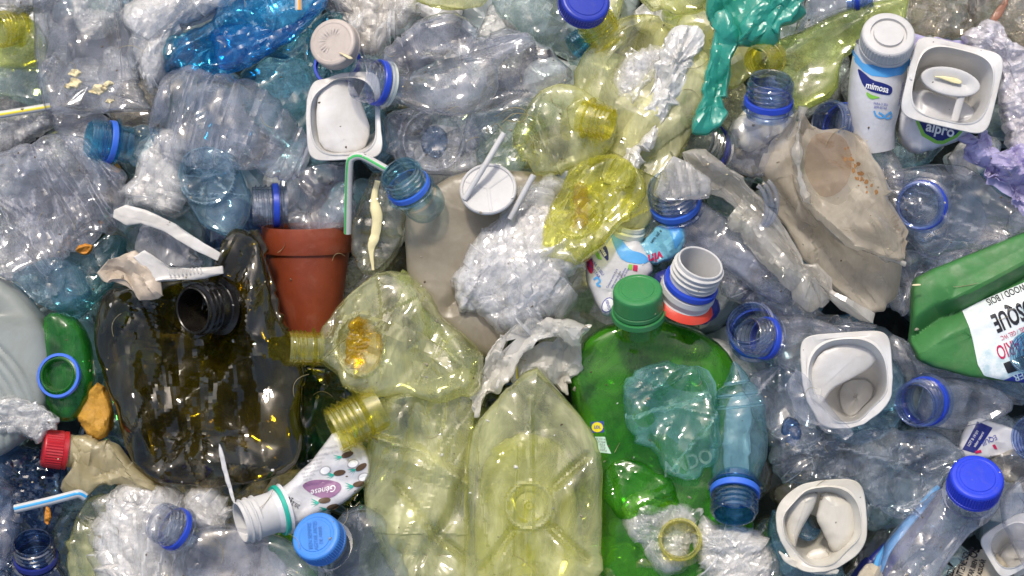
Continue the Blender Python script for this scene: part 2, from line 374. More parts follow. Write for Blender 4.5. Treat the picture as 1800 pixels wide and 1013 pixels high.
def crumple(P, size, seed, st=None, fine=False):
    Q = P.copy()
    if st is not None:                       # (angle, stretch): creases run along that angle
        a = math.radians(st[0]); c, s_ = math.cos(a), -math.sin(a)
        u = Q[:, 0] * c + Q[:, 1] * s_; v = -Q[:, 0] * s_ + Q[:, 1] * c
        Q = np.stack([u / st[1], v, Q[:, 2]], 1)
    if fine:
        return 0.9 * bowls(Q, size * 2.6, seed + 4) + 0.55 * roofs(P, size * .6, size * 3.2, seed, st, 1.2) + 0.22 * roofs(P, size * .2, size * 2.0, seed + 1, st, 1.3) + 0.08 * roofs(P, size * .09, size * 1.1, seed + 2, st, 1.5)
    return (0.22 * bowls(Q, size * 2.4, seed + 4) + 0.70 * roofs(P, size * 1.0, size * 4.2, seed, st, 1.3) + 0.36 * roofs(P, size * .42, size * 3.0, seed + 1, st, .8)
            + 0.07 * roofs(P, size * .18, size * 1.8, seed + 2, st, .5) + 0.34 * folds(Q, size * 2.0, seed))
def roofs(P, w_, l_, seed, st=None, dens=1.0):
    """pinched ridges and valleys: long, straight, flat-sided creases that taper to points"""
    r = np.random.default_rng(seed + 501)
    lo = P[:, :2].min(0); ext = np.ptp(P[:, :2], axis=0) + 1e-6
    K = int(np.clip(dens * ext[0] * ext[1] / (w_ * l_), 6, 420))
    C = P[r.integers(0, len(P), K), :2] + r.normal(0, w_ * .4, (K, 2))
    an = r.uniform(0, math.pi, K)
    if st is not None:
        k = r.random(K) < 0.72
        an = np.where(k, -math.radians(st[0]) + r.normal(0, 0.28, K), an)
    W = w_ * r.uniform(.45, 1.5, K); Ls = l_ * r.uniform(.4, 1.5, K); A = r.choice([-1, 1], K) * r.uniform(.35, 1.0, K) * np.minimum(W / w_, 1.2)
    cs, sn = np.cos(an), np.sin(an); h = np.empty(len(P)); sk = r.normal(0, .25, K); bd = r.normal(0, .12, K) / l_
    for i in range(0, len(P), 4000):
        dx = P[i:i + 4000, None, 0] - C[None, :, 0]; dy = P[i:i + 4000, None, 1] - C[None, :, 1]
        t = dx * cs + dy * sn; d_ = -dx * sn + dy * cs + bd * t * t
        h[i:i + 4000] = (A * np.clip(np.minimum(1 - np.abs(d_) / W + sk * d_ / W * (np.abs(d_) < W), 1.0 * (1 - np.abs(t) / Ls) * 2.2), 0, 1)).sum(1)
    return np.clip((h - h.mean()) / 0.5, -3, 3)

def resample(pts, n, smooth):
    p = np.array(pts, float)
    for _ in range(smooth):
        q = np.roll(p, -1, 0); p = np.stack([0.78 * p + 0.22 * q, 0.22 * p + 0.78 * q], 1).reshape(-1, 2)
    q = np.concatenate([p, p[:1]]); d = np.r_[0, np.cumsum(np.linalg.norm(np.diff(q, axis=0), axis=1))]
    s = np.linspace(0, d[-1], n, endpoint=False)
    return np.stack([np.interp(s, d, q[:, 0]), np.interp(s, d, q[:, 1])], 1)
def near_skel(o, skel):
    best = None
    if len(skel) == 1: return np.repeat(np.array(skel, float), len(o), 0)
    for a, b in zip(skel[:-1], skel[1:]):
        a = np.array(a, float); b = np.array(b, float); ab = b - a
        t = np.clip(((o - a) @ ab) / (ab @ ab + 1e-9), 0, 1)[:, None]; c = a + t * ab
        dd = np.linalg.norm(o - c, axis=1)
        if best is None: best, bd = c, dd
        else:
            k = dd < bd; best = np.where(k[:, None], c, best); bd = np.where(k, dd, bd)
    return best
def auto_skel(o):
    c = o.mean(0); u, s_, vt = np.linalg.svd(o - c, full_matrices=False)
    e = vt[0]; proj = (o - c) @ e; lo, hi = np.percentile(proj, (22, 78)); wid = np.percentile(np.abs((o - c) @ vt[1]), 80)
    if hi - lo < 1.6 * wid: return [tuple(c)]
    k = max(0.0, 1 - 0.5 * wid / max(hi - lo, 1))
    return [tuple(c + e * lo * k), tuple(c + e * hi * k)]

def pillow(outline, z, h=40, d=None, size=45, amp=9, seed=0, smooth=1, q=4.6, NP=None, M=None, skel=None, st=None, mod=None, back=True, wob=0.35, slope=(0, 0), edge=0.6, res=1.0, jag=0.3, fine=False, lat=0.45):
    """a closed, inflated and creased shell grown from an outline"""
    per = resample(outline, 400, smooth); plen = np.linalg.norm(np.diff(per, axis=0), axis=1).sum()
    NP = NP or int(np.clip(plen / (3.3 * res), 60, 320)); o = resample(outline, NP, smooth)
    if jag and amp:
        rj = np.random.default_rng(seed + 991); kk = max(6, int(plen / (size * .55))); xs = np.sort(rj.uniform(0, NP, kk))
        dj = np.interp(np.arange(NP), np.r_[xs - NP, xs, xs + NP], np.tile(rj.normal(0, 1, kk), 3)) * jag * min(amp, 10)
        tg = np.roll(o, -1, 0) - np.roll(o, 1, 0); tg /= np.linalg.norm(tg, axis=1)[:, None] + 1e-6
        o = o + np.stack([tg[:, 1], -tg[:, 0]], 1) * dj[:, None]
    sk = skel or auto_skel(o); inn = near_skel(o, sk)
    rad = np.linalg.norm(o - inn, axis=1); M = M or int(np.clip(np.median(rad) / (2.5 * res), 9, 64))
    d = h * 0.6 if d is None else d
    loc = np.clip((rad / max(rad.mean(), 1)) ** 0.4, 0.5, 1.3)
    def shell(M, sg, hh):
        ph = np.linspace(0, 1, M); t = np.sin(ph * math.pi / 2) ** 0.9
        P = inn[None] * (1 - t[:, None, None]) + o[None] * t[:, None, None]
        prof = np.clip(1 - t ** q, 0, 1) ** (1 / q)
        Z = sg * hh * prof[:, None] * (0.75 + 0.25 * loc[None])
        V = np.concatenate([P, Z[..., None]], -1).reshape(-1, 3)
        tt = np.repeat(t, NP)
        return V, tt, np.tile(o - inn, (M, 1)) / (np.tile(rad, M)[:, None] + 1e-6)
    V, t, rd = shell(M, 1, h)
    cx, cy_ = o.mean(0)
    if amp:
        cr = crumple(V + np.array([0, 0, seed * 13.7]), size, seed * 11 + 3, st, fine)
        k = np.clip(t, 0, 1) ** 4
        w_ = amp * cr
        fade = 1 - (1 - edge) * np.clip((t - .8) / .2, 0, 1)
        V[:, 2] += w_ * (1 - 0.75 * k) * fade
        V[:, :2] += rd * (w_ * k * lat)[:, None]
        V[:, 0] += wob * amp * 0.6 * np.roll(cr, 5) * t; V[:, 1] += wob * amp * 0.6 * np.roll(cr, NP * 2) * t
    if mod: V = mod(V)
    F = [grid_faces(M, NP)]
    if back:
        Mb = max(6, M // 3)
        B, tb, rb = shell(Mb, -1, d)
        if amp: B[:, 2] += 0.6 * amp * bowls(B, size, seed * 5 + 1) * (1 - tb ** 6)
        B[-NP:] = V[-NP:]
        V2 = np.concatenate([V, B]); F.append(grid_faces(Mb, NP, o=len(V))[:, ::-1]); V = V2
    V[:, 2] += z + slope[0] * (V[:, 0] - cx) + slope[1] * (V[:, 1] - cy_)
    return V, F

def star(cx, cy, r, amp=14, n=5, rx=1.0, ph=0.0, knob=0.5):
    def f(V):
        dx = (V[:, 0] - cx) / rx; dy = V[:, 1] - cy
        p = np.hypot(dx, dy) / r; th = np.arctan2(dy, dx)
        ins = np.clip(1.15 - p, 0, 1)
        V = V.copy()
        k = np.clip((1.25 - p) / 0.5, 0, 1)
        V[:, 2] += amp * (-1.1 * np.clip(1 - p, 0, 1) ** .8 + 0.55 * np.abs(np.cos(n * th / 2 + ph)) * np.clip(p * (1.1 - p) * 4, 0, 1) * k
                          + knob * np.exp(-(p / .16) ** 2) + 0.45 * np.exp(-((p - 1.0) / .09) ** 2))
        return V
    return f
def rings(cx, cy, rr, amp=3, wd=4):
    def f(V):
        p = np.hypot(V[:, 0] - cx, V[:, 1] - cy); V = V.copy()
        for r in rr: V[:, 2] -= amp * np.exp(-((p - r) / wd) ** 2)
        return V
    return f
def ridge(pts, amp, wd):
    def f(V):
        V = V.copy(); c = near_skel(V[:, :2], pts); d_ = np.linalg.norm(V[:, :2] - c, axis=1)
        V[:, 2] += amp * np.clip(1 - d_ / wd, 0, 1) ** 1.2
        return V
    return f
def seq(*fs):
    def f(V):
        for g in fs: V = g(V)
        return V
    return f

def frame(o, ang, tilt):
    A, T = math.radians(ang), math.radians(tilt)
    w_ = np.array([math.cos(T) * math.cos(A), -math.cos(T) * math.sin(A), math.sin(T)])
    u = np.array([math.sin(A), math.cos(A), 0.0]); v = np.cross(w_, u)
    return np.array(o, float), u, v, w_
def lathe(fr, prof, NA=64, rf=None, closed=False, arc=None):
    o, u, v, w_ = fr
    pr = np.array(prof, float)
    th = np.linspace(0, 2 * math.pi, NA, endpoint=False) if arc is None else np.linspace(arc[0], arc[1], NA)
    R = np.repeat(pr[:, :1], NA, 1); C = np.repeat(pr[:, 1:2], NA, 1)
    if rf is not None: R = rf(R, C, th[None, :])
    V = (o + (R * np.cos(th))[..., None] * u + (R * np.sin(th))[..., None] * v - C[..., None] * w_).reshape(-1, 3)
    F = [grid_faces(len(pr), NA, wrap=arc is None)]
    if closed and arc is None:
        V = np.concatenate([V, [o - pr[-1, 1] * w_]])
        i = np.arange(NA); F.append(np.stack([(len(pr) - 1) * NA + i, (len(pr) - 1) * NA + (i + 1) % NA, np.full(NA, len(V) - 1)], 1))
    return V, F

def neck_geo(fr, R, Ln=1.75, thr=3, pitch=0.24, t0=0.16, support=True):
    cs = np.linspace(0, Ln, 60); prof = [(0.78, Ln), (0.78, 1.0), (0.79, 0.3), (0.80, 0.03), (0.83, 0.0), (0.86, 0.0)]
    for c in cs[1:]:
        r = 0.885
        if support: r += 0.26 * math.exp(-((c - 1.32) / 0.055) ** 2)
        if c > 1.35: r = max(r, 0.89)
        prof.append((r, c))
    prof = [(r * R, c * R) for r, c in prof]
    def rf(R_, C, th):
        c = C / R; g = (c - t0) / pitch - th / (2 * math.pi)
        k = ((c > t0) & (c < t0 + pitch * thr + .02)).astype(float)
        k[:6] = 0
        return R_ + R * 0.095 * k * np.clip(np.cos(2 * math.pi * g) * 1.5 - .35, 0, 1) ** .7
    return lathe(fr, prof, 72, rf)
def collar_geo(fr, R, c0=0.92, c1=1.2, r=1.02, NA=64):
    p = [(0.90, c0), (r - .02, c0), (r, c0 + .03), (r + .01, c1 - .03), (r - .01, c1), (0.90, c1)]
    return lathe(fr, [(a * R, c * R) for a, c in p], NA)
def cap_geo(fr, R, Hh, ribs=60, groove=0.72, dome=0.03, skirt=True, ribamp=0.018, gd=0.014):
    p = [(0.001, -dome), (0.3, -dome * .9), (groove - .07, -dome * .4), (groove - .045, gd), (groove + .045, gd), (groove + .07, 0.0), (0.86, 0.0), (0.93, 0.02), (0.975, 0.06), (0.995, 0.12)]
    p += [(1.0 + 0.012 * k, 0.14 + (Hh * .78 - .14) * k) for k in np.linspace(0, 1, 8)]
    if skirt: p += [(0.985, Hh * .80), (0.985, Hh * .83), (1.02, Hh * .85), (1.025, Hh)]
    else: p += [(1.02, Hh)]
    p += [(0.93, Hh), (0.92, Hh * .4), (0.90, 0.12), (0.001, 0.1)]
    def rf(R_, C, th):
        c = C / R; k = ((c > 0.13) & (c < Hh * .79) & (R_ > .97 * R)).astype(float)
        return R_ * (1 + ribamp * k * np.sign(np.sin(ribs * th)) * np.abs(np.sin(ribs * th)) ** .6)
    return lathe(fr, [(a * R, c * R) for a, c in p], ribs * 4 if ribs else 72, rf if ribs else None)
def along(fr, c): return fr[0] - fr[3] * c

def catmull(P, n):
    P = np.array(P, float); Q = np.concatenate([2 * P[:1] - P[1:2], P, 2 * P[-1:] - P[-2:-1]])
    seg = len(P) - 1; out = []
    for s in np.linspace(0, seg, n):
        i = min(int(s), seg - 1); t = s - i; a, b, c, d_ = Q[i:i + 4]
        out.append(0.5 * (2 * b + (c - a) * t + (2 * a - 5 * b + 4 * c - d_) * t * t + (3 * b - a - 3 * c + d_) * t ** 3))
    return np.array(out)
def tube(spine, NS=40, NA=48, flat=1.0, size=40, amp=0, seed=0, ribs=None, u0=None, cap0=False, cap1=False, rigid=0.15, mod=None, st=None):
    """spine points (x, y, z, r); optional creasing and hoop ribs"""
    Q = catmull(spine, NS); P = Q[:, :3]; R = np.maximum(Q[:, 3], 0.3)
    T = np.gradient(P, axis=0); T /= np.linalg.norm(T, axis=1)[:, None] + 1e-9
    u = np.array(u0) if u0 is not None else np.cross(T[0], [0, 0, 1.0])
    if np.linalg.norm(u) < 1e-3: u = np.array([1.0, 0, 0])
    U = []
    for k in range(NS):
        u = u - T[k] * (u @ T[k]); u = u / (np.linalg.norm(u) + 1e-9); U.append(u)
    U = np.array(U); W = np.cross(U, T); s = np.linspace(0, 1, NS)
    if ribs:
        n, ra, a0, a1 = ribs
        k = ((s > a0) & (s < a1)); R = R - ra * k * np.clip(np.cos(2 * math.pi * n * (s - a0) / (a1 - a0)), 0, 1) ** 3
    th = np.linspace(0, 2 * math.pi, NA, endpoint=False)
    nrm = np.cos(th)[None, :, None] * U[:, None] + np.sin(th)[None, :, None] * W[:, None]
    off = R[:, None, None] * (np.cos(th)[None, :, None] * U[:, None] + flat * np.sin(th)[None, :, None] * W[:, None])
    V = (P[:, None] + off).reshape(-1, 3); nf = nrm.reshape(-1, 3)
    if amp:
        k = np.clip((np.repeat(s, NA) - rigid) / .15, 0, 1)
        V = V + nf * (amp * k * crumple(V, size, seed * 7 + 5, st))[:, None]
    F = [grid_faces(NS, NA)]; i = np.arange(NA)
    if cap0: V = np.concatenate([V, P[:1]]); F.append(np.stack([(i + 1) % NA, i, np.full(NA, len(V) - 1)], 1))
    if cap1: V = np.concatenate([V, P[-1:]]); b = (NS - 1) * NA; F.append(np.stack([b + i, b + (i + 1) % NA, np.full(NA, len(V) - 1)], 1))
    if mod: V = mod(V)
    return V, F

def flatpoly(outline, z=0, smooth=0, NP=None, M=7):
    o = resample(outline, NP or int(np.clip(len(outline) * 10, 40, 120)), smooth); c = near_skel(o, auto_skel(o))
    t = np.linspace(0, 1, M)[:, None, None]
    P = c[None] * (1 - t) + o[None] * t
    return np.concatenate([P.reshape(-1, 2), np.full((len(o) * M, 1), float(z))], 1), [grid_faces(M, len(o))]
def ellipse(cx, cy, a, b, rot=0, n=28):
    th = np.linspace(0, 2 * math.pi, n, endpoint=False); r = math.radians(-rot)
    x = a * np.cos(th); y = b * np.sin(th)
    return [(cx + X * math.cos(r) - Y * math.sin(r), cy + X * math.sin(r) + Y * math.cos(r)) for X, Y in zip(x, y)]
def rrect(cx, cy, a, b, rot=0, pw=4, n=48):
    th = np.linspace(0, 2 * math.pi, n, endpoint=False); r = math.radians(-rot)
    x = a * np.sign(np.cos(th)) * np.abs(np.cos(th)) ** (2 / pw); y = b * np.sign(np.sin(th)) * np.abs(np.sin(th)) ** (2 / pw)
    return [(cx + X * math.cos(r) - Y * math.sin(r), cy + X * math.sin(r) + Y * math.cos(r)) for X, Y in zip(x, y)]
def bvh(g):
    polys = [list(map(int, f)) for F in g[1] for f in F]
    return BVHTree.FromPolygons([tuple(v) for v in g[0]], polys)
def drape(g, tree, off=1.0, default=0.0):
    V = g[0].copy(); last = default
    for i, v in enumerate(V):
        hit = tree.ray_cast(Vector((v[0], v[1], 2000)), Vector((0, 0, -1)))
        if hit[0] is not None: last = hit[0].z
        V[i, 2] = last + off
    return V, g[1]
_txt = {}
def text_geo(s, cx, cy, size, rot=0, xs=1.0, shear=0.0, bold=0.0, bend=0.0):
    """letters as real flat shapes; size = cap height, rot counter-clockwise"""
    key = (s, shear, bold)
    if key not in _txt:
        cu = bpy.data.curves.new('lettering', 'FONT'); cu.body = s; cu.align_x = 'CENTER'; cu.align_y = 'CENTER'
        cu.shear = shear; cu.offset = bold; cu.resolution_u = 3
        o = bpy.data.objects.new('lettering', cu); COL.objects.link(o)
        me = o.evaluated_get(bpy.context.evaluated_depsgraph_get()).to_mesh()
        V = np.array([v.co[:2] for v in me.vertices]); F = [list(p.vertices) for p in me.polygons]
        o.to_mesh_clear(); bpy.data.objects.remove(o); bpy.data.curves.remove(cu)
        _txt[key] = (V, F)
    V, F = _txt[key]
    V = V * size / 0.70; V = V * (xs, 1); r = math.radians(rot)
    if bend: V = V + np.stack([0 * V[:, 0], -bend * (V[:, 0] / (np.abs(V[:, 0]).max() + 1e-6)) ** 2], 1)
    x = cx + V[:, 0] * math.cos(r) - V[:, 1] * math.sin(r); y = cy - (V[:, 0] * math.sin(r) + V[:, 1] * math.cos(r))
    by = {}
    for f in F: by.setdefault(len(f), []).append(f)
    return np.stack([x, y, 0 * x], 1), [np.array(v) for v in by.values()]

BOT = 'empty drinks bottles lying in the heap'
def bottle(label, mouth, ang, tilt, R, nmat, bodies, collar=None, cap=None, name='plastic_bottle', Ln=1.75, thr=3, group=BOT, cat='bottle', ccol=None, extra=None):
    """neck + collar or cap + one or more shell parts; bodies = [(part name, geometry, material)]"""
    T = Thing(name, label, cat, (mouth[0], mouth[1], max(0, mouth[2] - 40)), group)
    fr = frame(mouth, ang, tilt)
    for pn, g, m in bodies: T.part(pn, g, m)
    n = T.part('neck', neck_geo(fr, R, Ln, thr), nmat)
    if collar: T.part('collar', collar_geo(fr, R), collar, n)
    T.fr = fr
    return T
def bag(name, label, cat, outline, z, h, mat, size=45, amp=9, seed=1, group=None, **kw):
    o = np.array(outline, float).mean(0)
    T = Thing(name, label, cat, (o[0], o[1], z), group)
    T.g = pillow(outline, z, h, size=size, amp=amp, seed=seed, **kw)
    T.solo(T.g, mat)
    return T
def wad(name, label, cat, outline, z, h, mat, size=26, amp=8, seed=1, group=None, st=None, layers=3):
    """a wad of stretch wrap: a shiny clear outer film over crumpled milky layers, one mesh"""
    o = np.array(outline, float); c = o.mean(0); T = Thing(name, label, cat, (c[0], c[1], z), group)
    gs = []; fm = []
    for k in range(layers):
        sc_ = (1.04, .97, .90)[k]
        g = pillow([tuple(c + (p - c) * sc_) for p in o], z - 4 * k, h * (1.08, 1, .9)[k], size=size * (1.5, 1.5, 1.2)[k], amp=amp * (1.25, .75, .9)[k], seed=seed + 31 * k,
                   st=((st[0] + 35 * k, st[1]) if st else (40 * k + 17 * seed, 1.8)), q=3.0, res=.9, back=(k == 1), jag=.7, fine=(k == 1))
        gs.append(g); fm.append(np.full(sum(len(f) for f in g[1]), 0 if k == 0 else 1))
    T.g = join(*gs)
    ob = bpy.data.objects.new(name, make_mesh(name, T.world(T.g[0]), T.g[1], [SHEEN if mat is not FILMG else FILMC, mat], np.concatenate(fm)))
    COL.objects.link(ob); ob.location = T.loc; T.tag(ob); T.root = ob
    return T
def straw(label, pts, r, mat, smat, phi=0.0, name='drinking_straw', cat='straw', wd=0.35, group='drinking straws'):
    c = np.array(pts, float); T = Thing(name, label, cat, tuple(c[0]), group)
    sp = [(x, y, z, r) for x, y, z in pts]
    n = 30 if len(pts) > 2 else 4
    T.part('tube', tube(sp, NS=n, NA=20), mat)
    if smat:
        V, F = tube([(x, y, z, r * 1.05) for x, y, z in pts], NS=n, NA=40)
        V = V.reshape(n, 40, 3); k = int(phi / 360 * 40); idx = [(k + j) % 40 for j in range(-int(wd * 6), int(wd * 6) + 1)]
        V = V[:, idx].reshape(-1, 3)
        T.part('stripe', (V, [grid_faces(n, len(idx), wrap=False)]), smat)
    return T
# ------------------------------------------------------------------ the ground and the deep litter under the pile
def ground():
    T = Thing('ground', 'dark trodden ground under the plastic', 'ground', (900, 506, -260), kind='structure')
    n = 60; xs = np.linspace(-9000, 10800, n); X, Y = np.meshgrid(xs, xs - 400)
    V = np.stack([X.ravel(), Y.ravel(), np.full(n * n, -260.0)], 1)
    m = solid('dark_soil', (0.045, 0.055, 0.06), rough=0.9, dirt=0.3, dirtcol=(0.02, 0.02, 0.02), bump=0.4)
    T.solo((V, [grid_faces(n, n, wrap=False)]), m)
    T.root['kind'] = 'structure'
ground()
def litter():
    r = np.random.default_rng(5)
    mats = [TEALC, FILMC, CBLUE, TEALC, FILMW, YGRN, PYEL, FILMC, DGREEN, NDARK, sheetmat('grey_teal_sheet', (0.42, 0.50, 0.55), trans=0.3, dirt=0.3, f0=0.08, rough=.25), BROWN]
    Vs = []; Fs = []; fm = []; o = 0
    gx, gy = np.meshgrid(np.linspace(-360, 2160, 21), np.linspace(-340, 1360, 15))
    for x, y in zip(gx.ravel(), gy.ravel()):
        for lay in range(2):
            cx, cy_ = x + r.normal(0, 26), y + r.normal(0, 26); a = r.uniform(55, 105); b = a * r.uniform(.5, 1)
            ol = [(cx + a * math.cos(t) * k, cy_ + b * math.sin(t) * k) for t, k in zip(np.linspace(0, 6.28, 9, endpoint=False), r.uniform(.6, 1.15, 9))]
            ro = r.uniform(0, 6); ol = [(cx + (px - cx) * math.cos(ro) - (py - cy_) * math.sin(ro), cy_ + (px - cx) * math.sin(ro) + (py - cy_) * math.cos(ro)) for px, py in ol]
            V, F = pillow(ol, [-170, -95][lay] + r.uniform(-20, 20), h=r.uniform(25, 45), size=r.uniform(28, 45), amp=9, seed=int(r.integers(1e6)), NP=44, M=10, smooth=1)
            if lay == 0: mi = r.choice([10, 10, 10, 0, 11, 1])
            elif 480 < x < 1340 and y > 560: mi = r.choice([4, 5, 6, 6, 0, 4, 8])
            elif 850 < x < 1350 and y < 420: mi = r.choice([5, 6, 3, 7, 4, 6])
            elif x < 560 and y > 380: mi = r.choice([0, 9, 1, 8, 0, 11])
            else: mi = r.choice([1, 2, 3, 4, 7, 2, 4, 3])
            Vs.append(V); Fs += [f + o for f in F]; fm.append(np.full(sum(len(f) for f in F), mi)); o += len(V)
    T = Thing('plastic_litter', 'deep layer of crushed clear, teal and greenish plastic showing in the gaps', 'litter', (900, 506, -120), kind='stuff')
    V = T.world(np.concatenate(Vs)); me = make_mesh('plastic_litter', V, Fs, mats, np.concatenate(fm))
    ob = bpy.data.objects.new('plastic_litter', me); COL.objects.link(ob); ob.location = T.loc; T.tag(ob)
litter()

WAD = 'wads of stretch wrap in the heap'
CRB = 'crushed bottles in the heap'
# ------------------------------------------------------------------ upper left
wad('plastic_wrap', 'grey dusty crumpled wrap in the upper left corner above the yellow-necked bottle', 'wrap', [(-30, -30), (98, -30), (92, 16), (45, 24), (-30, 34)], 60, 30, FILMG, 24, 8, 2, WAD)
bottle('greenish clear bottle with a yellow neck cut by the left edge of the picture', (2, 58, 96), 200, 48, 33, NYEL,
       [('body', pillow([(-30, 25), (20, 27), (62, 30), (78, 70), (76, 112), (30, 119), (-35, 120)], 35, 42, size=50, amp=7, seed=3), YGRN)])
bag('crushed_bottle', 'flattened pale teal bottle under the yellow-necked one, cut by the left edge', 'bottle', [(-35, 112), (40, 122), (80, 118), (92, 182), (60, 188), (10, 172), (-35, 168)], 10, 30, TEALC, 40, 8, 4, CRB)
wad('plastic_wrap', 'grey crumpled wrap under the yellow-striped straw', 'wrap', [(-30, 205), (30, 200), (85, 190), (104, 205), (96, 228), (58, 240), (38, 268), (-5, 282), (-30, 276)], 40, 30, FILMG, 20, 8, 5, WAD)
straw('white straw with a yellow stripe poking out of the big clear bag on the left', [(-30, 207, 92), (88, 187, 86)], 6.5, WHITE, YESTRIPE, 95)
bag('clear_bag', 'big crumpled clear grey bag smeared with yellowish food scraps', 'bag',
    [(60, -30), (60, 60), (68, 130), (78, 185), (84, 204), (120, 195), (175, 200), (225, 199), (279, 195), (262, 178), (240, 155), (238, 100), (248, 62), (230, 42), (222, -30)], 92, 42, GREYC, 62, 14, 6, skel=[(150, 0), (150, 150)], st=(115, 1.6))
bag('film_flap', 'thin clear tail of film hanging below the food-smeared bag', 'film', [(74, 178), (130, 190), (196, 200), (200, 236), (214, 292), (176, 304), (140, 292), (108, 240)], 58, 14, HAZY, 50, 8, 7)
for (x, y, r_, z) in ((132, 128, 13, 142), (132, 145, 15, 141), (120, 152, 8, 140), (172, 158, 17, 140), (190, 148, 10, 140), (193, 178, 9, 136)):
    bag('food_scrap', {132: 'cream food scrap on the clear bag just above the others', 120: 'small cream crumb on the left of the scraps on the clear bag', 172: 'largest yellowish food scrap in the middle of the clear bag', 190: 'thin yellowish scrap just right of the largest one on the clear bag', 193: 'lowest yellowish crumb on the clear bag near its pointed corner'}[x] if (x, y) != (132, 145) else 'brownish cream scrap under the torn white tab on the clear bag',
        'food scrap', [(x + r_ * math.cos(a) * k, y + .7 * r_ * math.sin(a) * k) for a, k in zip(np.linspace(0, 6.28, 9, endpoint=False), (1, .6, .9, .7, 1.1, .6, .9, .7, .8))], z, 4, CRUMB, 8, 2.5, x, 'food scraps on the clear bag')
wad('plastic_wrap', 'milky stretch-wrap wad between the clear bag and the deep blue bottle', 'wrap',
    [(214, 22), (236, 4), (300, -30), (425, -30), (400, 16), (345, 42), (305, 72), (290, 110), (284, 146), (266, 154), (250, 130), (232, 108), (236, 62), (216, 42)], 100, 44, FILMW, 30, 10, 8, WAD, st=(30, 2.2))
bag('brown_wrap', 'brown murky plastic between the clear bag and the ribbed bottle', 'wrap', [(220, 130), (280, 140), (300, 190), (280, 235), (235, 240), (190, 200)], 20, 20, BROWN, 30, 6, 9)
bag('teal_bottle', 'dark teal clear bottle lying behind the dirty beige cap', 'bottle', [(420, 130), (470, 100), (530, 60), (590, 10), (640, 60), (620, 150), (560, 260), (500, 268), (430, 200)], 38, 40, TEALD, 60, 9, 10)
T = Thing('crushed_bottle', 'crushed deep blue bottle with a bright cyan end', 'bottle', (430, 60, 90), CRB)
T.part('body', pillow([(296, 100), (306, 72), (332, 59), (365, 48), (385, 10), (395, -30), (578, -30), (562, 20), (522, 62), (470, 96), (430, 126), (390, 133), (325, 128), (300, 118)], 88, 46, size=42, amp=13, seed=11, mod=star(437, 34, 52, 13, 6), st=(35, 1.8)), BLUE)
T.part('bottle_end', pillow([(287, 95), (300, 71), (336, 58), (348, 92), (336, 128), (304, 122)], 122, 22, size=26, amp=6, seed=12), CYAN)
T.part('fold', pillow([(372, 60), (420, 45), (505, 60), (540, 30), (570, -10), (580, 10), (540, 55), (480, 95), (430, 124), (392, 128), (380, 95)], 116, 20, size=30, amp=8, seed=13, st=(30, 2)), BLUE)
straw('short end of a white straw with an orange stripe at the top edge', [(524, -40, 150), (525, 18, 150)], 6.5, WHITE, ORSTRIPE, 75)
wad('netting_wad', 'dirty white netting wad above the clear bottle with the blue and white rings', 'netting', [(572, -30), (725, -30), (742, 20), (712, 40), (672, 72), (658, 98), (628, 92), (618, 52), (588, 22)], 96, 30, DIRTW, 16, 8, 14)
bag('crushed_bottle', 'pale yellow bottle base cut by the top edge, above the dirty netting', 'bottle', [(712, -40), (875, -40), (858, 10), (805, 20), (742, 12)], 110, 26, PYEL, 40, 6, 15, CRB)
bag('clear_bottle', 'pale teal crumpled clear bottle left of the dark blue cap', 'bottle', [(858, -30), (1000, -30), (1048, 60), (1012, 128), (960, 82), (902, 45), (862, 20)], 40, 34, TEALC, 38, 10, 16)
bag('clear_bag', 'greyish clear film bag that comes to a point beside the yellow bottles', 'bag', [(846, 60), (900, 42), (962, 78), (1014, 131), (962, 162), (905, 205), (845, 255), (800, 276), (820, 215), (850, 160), (868, 130)], 78, 30, GREYC, 62, 11, 17, st=(20, 1.5))
# clear crushed bottle with blue + white rings
T = bottle('crushed clear bottle with a blue ring and a white ring on its neck', (630, 142, 178), 172, 30, 40, NCLEAR,
           [('body', pillow([(668, 98), (700, 70), (740, 34), (790, 21), (832, 36), (852, 68), (900, 60), (948, 62), (914, 95), (870, 120), (856, 160), (838, 186), (800, 201), (740, 196), (700, 186), (670, 178)], 128, 58, size=48, amp=12, seed=18, skel=[(720, 130), (810, 110)], st=(20, 1.4)), HAZY)], collar=COLLAR, Ln=1.9)
T.part('ring', collar_geo(T.fr, 40, 1.28, 1.55, 1.0), WHITEG)
# dirty beige cap + ring
T = Thing('loose_cap', 'dirty beige screw cap lying upside up beside the blue bottle', 'cap', (588, 78, 150), 'loose caps in the heap')
fr = frame((585, 76, 172), 150, 70)
c_ = T.part('cap_shell', cap_geo(fr, 43, 0.62, ribs=0, groove=0.74, dome=-0.03), CAPBEIGE)
T.part('emblem', join(*[flatpoly([(585 + 10 * math.cos(a), 74 + 10 * math.sin(a)), (585 + 24 * math.cos(a - .06), 74 + 24 * math.sin(a - .06)), (585 + 24 * math.cos(a + .06), 74 + 24 * math.sin(a + .06))], 172.6 , NP=9, M=2) for a in np.linspace(0, 6.28, 22, endpoint=False)]), solid('embossed_grey', (0.55, 0.49, 0.45), rough=.6), c_)
bag('plastic_sliver', 'pointed cream sliver resting on the dirty beige cap', 'sliver', [(594, 92), (600, 93), (622, 102), (616, 106), (603, 98)], 184, 2, CRUMB, 8, 0.3, 2)
T = Thing('neck_ring', 'dark blue tamper ring half hidden under the dirty beige cap', 'ring', (588, 112, 105), 'loose rings in the heap')
T.solo(collar_geo(frame((590, 108, 120), 120, 62), 42, 0.2, 0.45), COLLAR)
